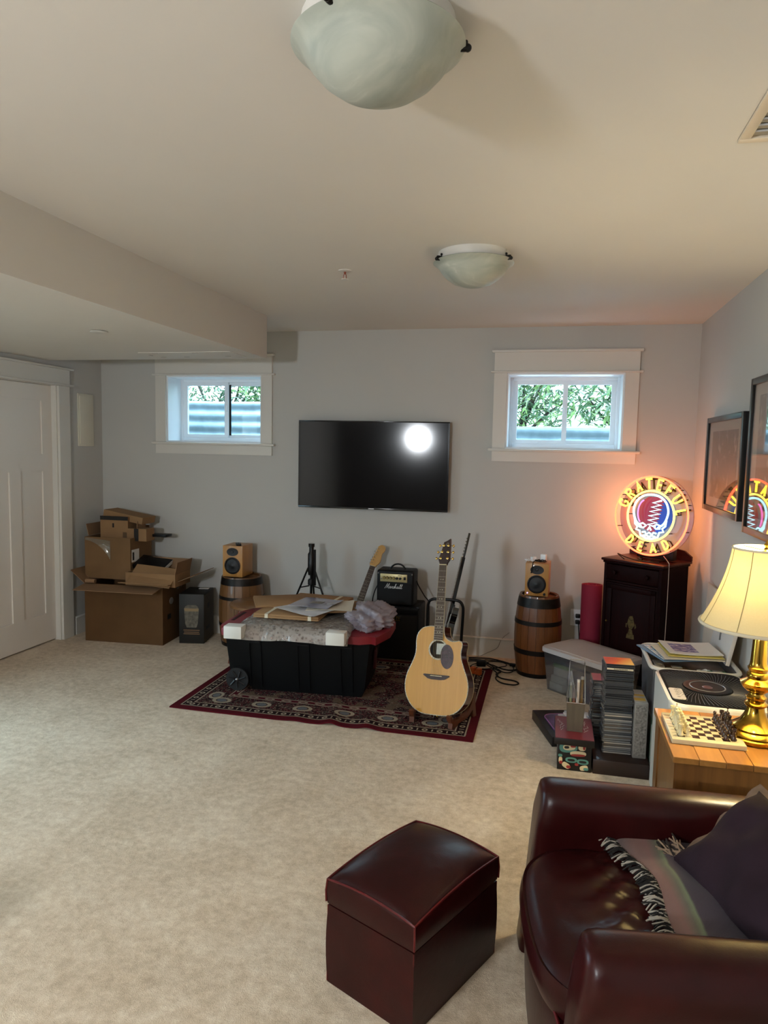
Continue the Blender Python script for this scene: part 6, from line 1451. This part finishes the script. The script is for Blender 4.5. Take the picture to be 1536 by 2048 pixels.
edge = [(u*hx, -hy, rimz(u, -1)) for u in [i/10 for i in range(-10, 10)]]+[(hx, v_*hy, rimz(1, v_)) for v_ in [i/10 for i in range(-10, 10)]]+[(-u*hx, hy, rimz(u, 1)) for u in [i/10 for i in range(-10, 10)]]+[(-hx, -v_*hy, rimz(1, v_)) for v_ in [i/10 for i in range(-10, 10)]]
obj('piping', tube(BM(), edge, .0035, 6, True), M_PIPE, cu)
for sx in (-1, 1):
    for sy in (-1, 1):
        obj('corner_seam', tube(BM(), [(sx*(hx+.002), sy*(hy+.002), .255), (sx*(hx+.003), sy*(hy+.003), .29), (sx*hx, sy*hy, .322)], .003, 6), M_PIPE, cu)
        obj('corner_seam', tube(BM(), [(sx*(ow/2-.004), sy*(od/2-.004), .004), (sx*(ow/2-.004), sy*(od/2-.004), .243)], .002, 6), M_PIPE, t)

# ------------------------------------------------------------------ armchair
AM = T(.075, 1.86, 0, rz=R(8))
t = thing('armchair', 'dark red leather armchair cut off by the right edge', 'armchair', M=AM)
def loft(bm, secs, close=True):
    R_ = [[bm.verts.new(p) for p in s] for s in secs]; k = len(R_[0])
    for a, b_ in zip(R_[:-1], R_[1:]):
        for i in range(k): bm.faces.new((a[i], a[(i+1) % k], b_[(i+1) % k], b_[i]))
    if close: bm.faces.new(list(reversed(R_[0]))); bm.faces.new(R_[-1])
def arm(s):
    secs = []
    st_ = [(-.022, .45), (-.020, .70), (-.014, .86), (-.002, .95), (.018, .99), (.05, 1), (.12, 1), (.22, 1), (.34, 1), (.46, 1), (.58, 1), (.70, 1), (.80, 1)]
    for (x, sc) in st_:
        f = max(0, x/.80); yc = s*.365 - s*.030*f; top = .562-.02*f; w0 = .082
        prof = []
        for k in range(25):
            a = pi*k/24; ca, sa = math.cos(a), math.sin(a)
            prof.append((yc+math.copysign(abs(ca)**.75, ca)*w0*sc, top-.085+(abs(sa)**.75)*.085-(1-sc)*.07))
        wi = .062 if s < 0 else .068
        prof += [(yc-.076*sc, .425), (yc-wi*sc, .405), (yc-wi*sc, .2), (yc-wi*sc, .02), (yc+.068*sc, .02), (yc+.068*sc, .2), (yc+.072*sc, .42)]
        lean = 1-min(1, max(0, x)/.3)
        secs.append([(x-.055*(1-min(1, z_/.56))*lean+.004*math.sin(z_*40)*math.exp(-abs(x)/.05), y, z_) for (y, z_) in prof])
    bm = BM(); loft(bm, secs); return bm
for s, lb in ((1, 'far rolled arm'), (-1, 'near rolled arm')):
    a_ = obj('arm', arm(s), M_LEATH, t, label=lb, smooth=60)
def seatfn(u, v_):
    x = -.05+.66*u; y = (-.297+.594*v_)
    e = min(v_, 1-v_)
    z_ = .405+.012*math.sin(pi*v_)-.03*max(0, u-.6)
    fx = 1-math.exp(-u/.05); z_ -= .030*(math.exp(-u/.03))
    z_ -= .014*math.exp(-e/.02)
    x += -.035*math.sin(pi*v_)*(1-u) + .03*(1-u)*0
    z_ += .0045*math.sin(v_*34+5*math.sin(u*9))*math.exp(-((u-.30)/.16)**2) + .003*math.sin(v_*52+u*30)*math.exp(-((u-.36)/.12)**2)
    return (x, y, z_)
bm = BM(); puff(bm, .335, .297, .272, .385, .016, .018, 48)
for v in bm.verts:
    if v.co.z > .384:
        u, w_ = (v.co.x/.335+1)/2, (v.co.y/.297+1)/2
        v.co.z += .0050*math.sin(w_*34+5*math.sin(u*9))*math.exp(-((u-.34)/.14)**2)+.0035*math.sin(w_*52+u*30)*math.exp(-((u-.40)/.12)**2)-.022*math.exp(-u/.035)-.010*math.exp(-min(w_, 1-w_)/.02)
    v.co.x += .27-.030*(1-(v.co.y/.30)**2)*max(0, .5-v.co.x)+.075*min(1, abs(v.co.y)/.297)**5*max(0, min(1, (-v.co.x)/.3))
obj('seat_cushion', bm, M_LEATH, t, smooth=60, label='wrinkled leather seat cushion')
def frontfn(u, v_):
    y = -.312+.624*u; x = -.056-.020*math.sin(pi*u)-.008*math.sin(pi*v_)+.012*v_
    return (x, y, .02+.26*v_)
bm = BM(); slab(bm, frontfn, 24, 8, -.10); obj('front_rail', bm, M_LEATH, t, smooth=60)
obj('front_seam', tube(BM(), [frontfn(u/20, 1.0) for u in range(21)], .004, 6), M_PIPE, t)
bm = BM(); puff(bm, .31, .08, .0, .0, .0, 0, 6) if False else bx(bm, .69, .87, -.28, .28, .10, .80, bev=.06, seg=5); obj('backrest', bm, M_LEATH, t, smooth=60)
for x in (.05, .74):
    for y in (-.36, .34): obj('foot', bx(BM(), x-.025, x+.025, y-.025, y+.025, 0, .022), M_MAHO, t)

# throw and cushion on the armchair
def throw_mat():
    m, nt, b = nodes_of('woven_throw'); tc = N(nt, 'ShaderNodeTexCoord'); sp = N(nt, 'ShaderNodeSeparateXYZ'); nt.links.new(tc.outputs['Object'], sp.inputs[0])
    v = coords(nt); w = mth(nt, 'ADD', sp.outputs[0], mth(nt, 'MULTIPLY', noise(nt, v, 9, 3), .02))
    c = ramp(nt, mth(nt, 'MULTIPLY', w, 2.2), [(.05, '5a4a48'), (.12, '74544c'), (.20, '7a5650'), (.255, '5f5a4c'), (.285, '6f7a5a'), (.30, '3c2c36'), (.5, '2e2230')])
    nt.links.new(c, b.inputs['Base Color']); b.inputs['Roughness'].default_value = .9; b.inputs['Sheen Weight'].default_value = .2
    wv = N(nt, 'ShaderNodeTexWave'); wv.inputs['Scale'].default_value = 160; nt.links.new(v, wv.inputs[0]); bumped(nt, b, wv.outputs['Fac'], .5, .002); return m
TM = AM @ T(.20, 0, 0)
t = thing('woven_throw', 'purple and pink woven throw with black and white fringe on the armchair seat', 'throw blanket', M=TM)
def thf(u, v_):
    y = -.285+.575*v_; x0 = .045-.13*(v_-.5)*0.6
    x = x0+.40*u
    z_ = .428+.012*math.sin(pi*v_)+.005*math.sin(v_*13+u*4)+.05*max(0, u-.75)*2-.012*math.exp(-u/.03)
    return (x-.02*math.sin(v_*7), y, z_+.03*max(0, v_-.93)*10*.3)
bm = BM(); slab(bm, thf, 40, 40, .008); obj('blanket', bm, throw_mat(), t, smooth=60)
rf = random.Random(9)
for nm, c, cnt in (('black_fringe', '14110f', 120), ('white_fringe', '9a9286', 75)):
    bm = BM()
    for k in range(cnt):
        v_ = rf.random(); p = Vector(thf(0.01, v_)); q = p+Vector((-.035-rf.uniform(0, .02), rf.gauss(0, .012), -.010+rf.uniform(-.006, .008)))
        md = (p+q)/2+Vector((0, rf.gauss(0, .006), .010)); tube(bm, spline([p, md, q], 3), .0022, 5)
    obj(nm, bm, mat(nm, c, .9, namt=.1), t, kind='stuff')
PMt = AM @ T(.49, .06, .455, ry=R(-38), rz=R(-8))
t = thing('purple_cushion', 'big dark purple cushion with tan edging leaning in the armchair', 'cushion', M=AM @ T(.525, -.03, .515) @ T(rz=R(12)) @ T(ry=R(-38)))
def pil(sgn):
    def f(u, v_):
        a, b_ = 2*u-1, 2*v_-1
        pinch = 1-.07*(1-a*a)*0
        x = a*.165*(1-.05*(1-b_*b_)); y = b_*.27*(1-.05*(1-a*a))
        z_ = sgn*.075*((1-a**4)*(1-b_**4))**.6 + .007*math.sin(a*5+b_*7) + .006*math.sin(b_*11-a*3)
        return (x, y, z_)
    return f
bm = BM()
for sgn in (1, -1):
    f = pil(sgn); n_ = 26; V = [[bm.verts.new(f(i/n_, j/n_)) for j in range(n_+1)] for i in range(n_+1)]
    for i in range(n_):
        for j in range(n_): bm.faces.new((V[i][j], V[i+1][j], V[i+1][j+1], V[i][j+1]))
bmesh.ops.remove_doubles(bm, verts=bm.verts[:], dist=.0015)
obj('cover', bm, mat('purple_fabric', '281b22', .92, namt=.22, nscale=6, bump=.3, bscale=140, spec=.2), t, smooth=60)
f = pil(0); ed = [f(i/24, 0) for i in range(24)]+[f(1, i/24) for i in range(24)]+[f(1-i/24, 1) for i in range(24)]+[f(0, 1-i/24) for i in range(24)]
bm = BM(); Vi = [bm.verts.new(Vector(p)*.985) for p in ed]; Vo = [bm.verts.new((p[0]*1.13, p[1]*1.09, p[2]+.008*math.sin(k*.9))) for k, p in enumerate(ed)]
for k in range(len(ed)): bm.faces.new((Vi[k], Vi[(k+1) % len(ed)], Vo[(k+1) % len(ed)], Vo[k]))
bmesh.ops.solidify(bm, geom=bm.faces[:], thickness=.006)
obj('tan_edging', bm, mat('tan_edge', '8c7563', .9, namt=.15, nscale=40, bump=.3), t)
for nm, c, cnt in (('dark_tassels', '2a221e', 26), ('tan_tassels', '8a7460', 30)):
    bm = BM()
    for k in range(cnt):
        p = Vector(f(.0+rf.uniform(0, .16), 1.0)); q = p+Vector((rf.uniform(-.05, .02), rf.uniform(.02, .06), rf.uniform(-.02, .03))); tube(bm, [p, (p+q)/2+Vector((0, 0, .008)), q], .0026, 5)
    obj(nm, bm, mat(nm, c, .9), t, kind='stuff')

# low table just outside the left edge of the picture; its shadow falls into view
t = thing('low_table', 'dark low table just left of the view, only its shadow on the carpet shows', 'table', (-2.03, 1.03, 0))
obj('table_top', bx(BM(), -.28, .28, -.22, .22, .42, .45, bev=.006), M_MAHX, t)
for sx in (-1, 1):
    for sy in (-1, 1): obj('leg', bx(BM(), sx*.25-.02, sx*.25+.02, sy*.19-.02, sy*.19+.02, 0, .42), M_MAHX, t)
obj('apron', bx(BM(), -.25, .25, -.19, .19, .36, .42), M_MAHX, t)
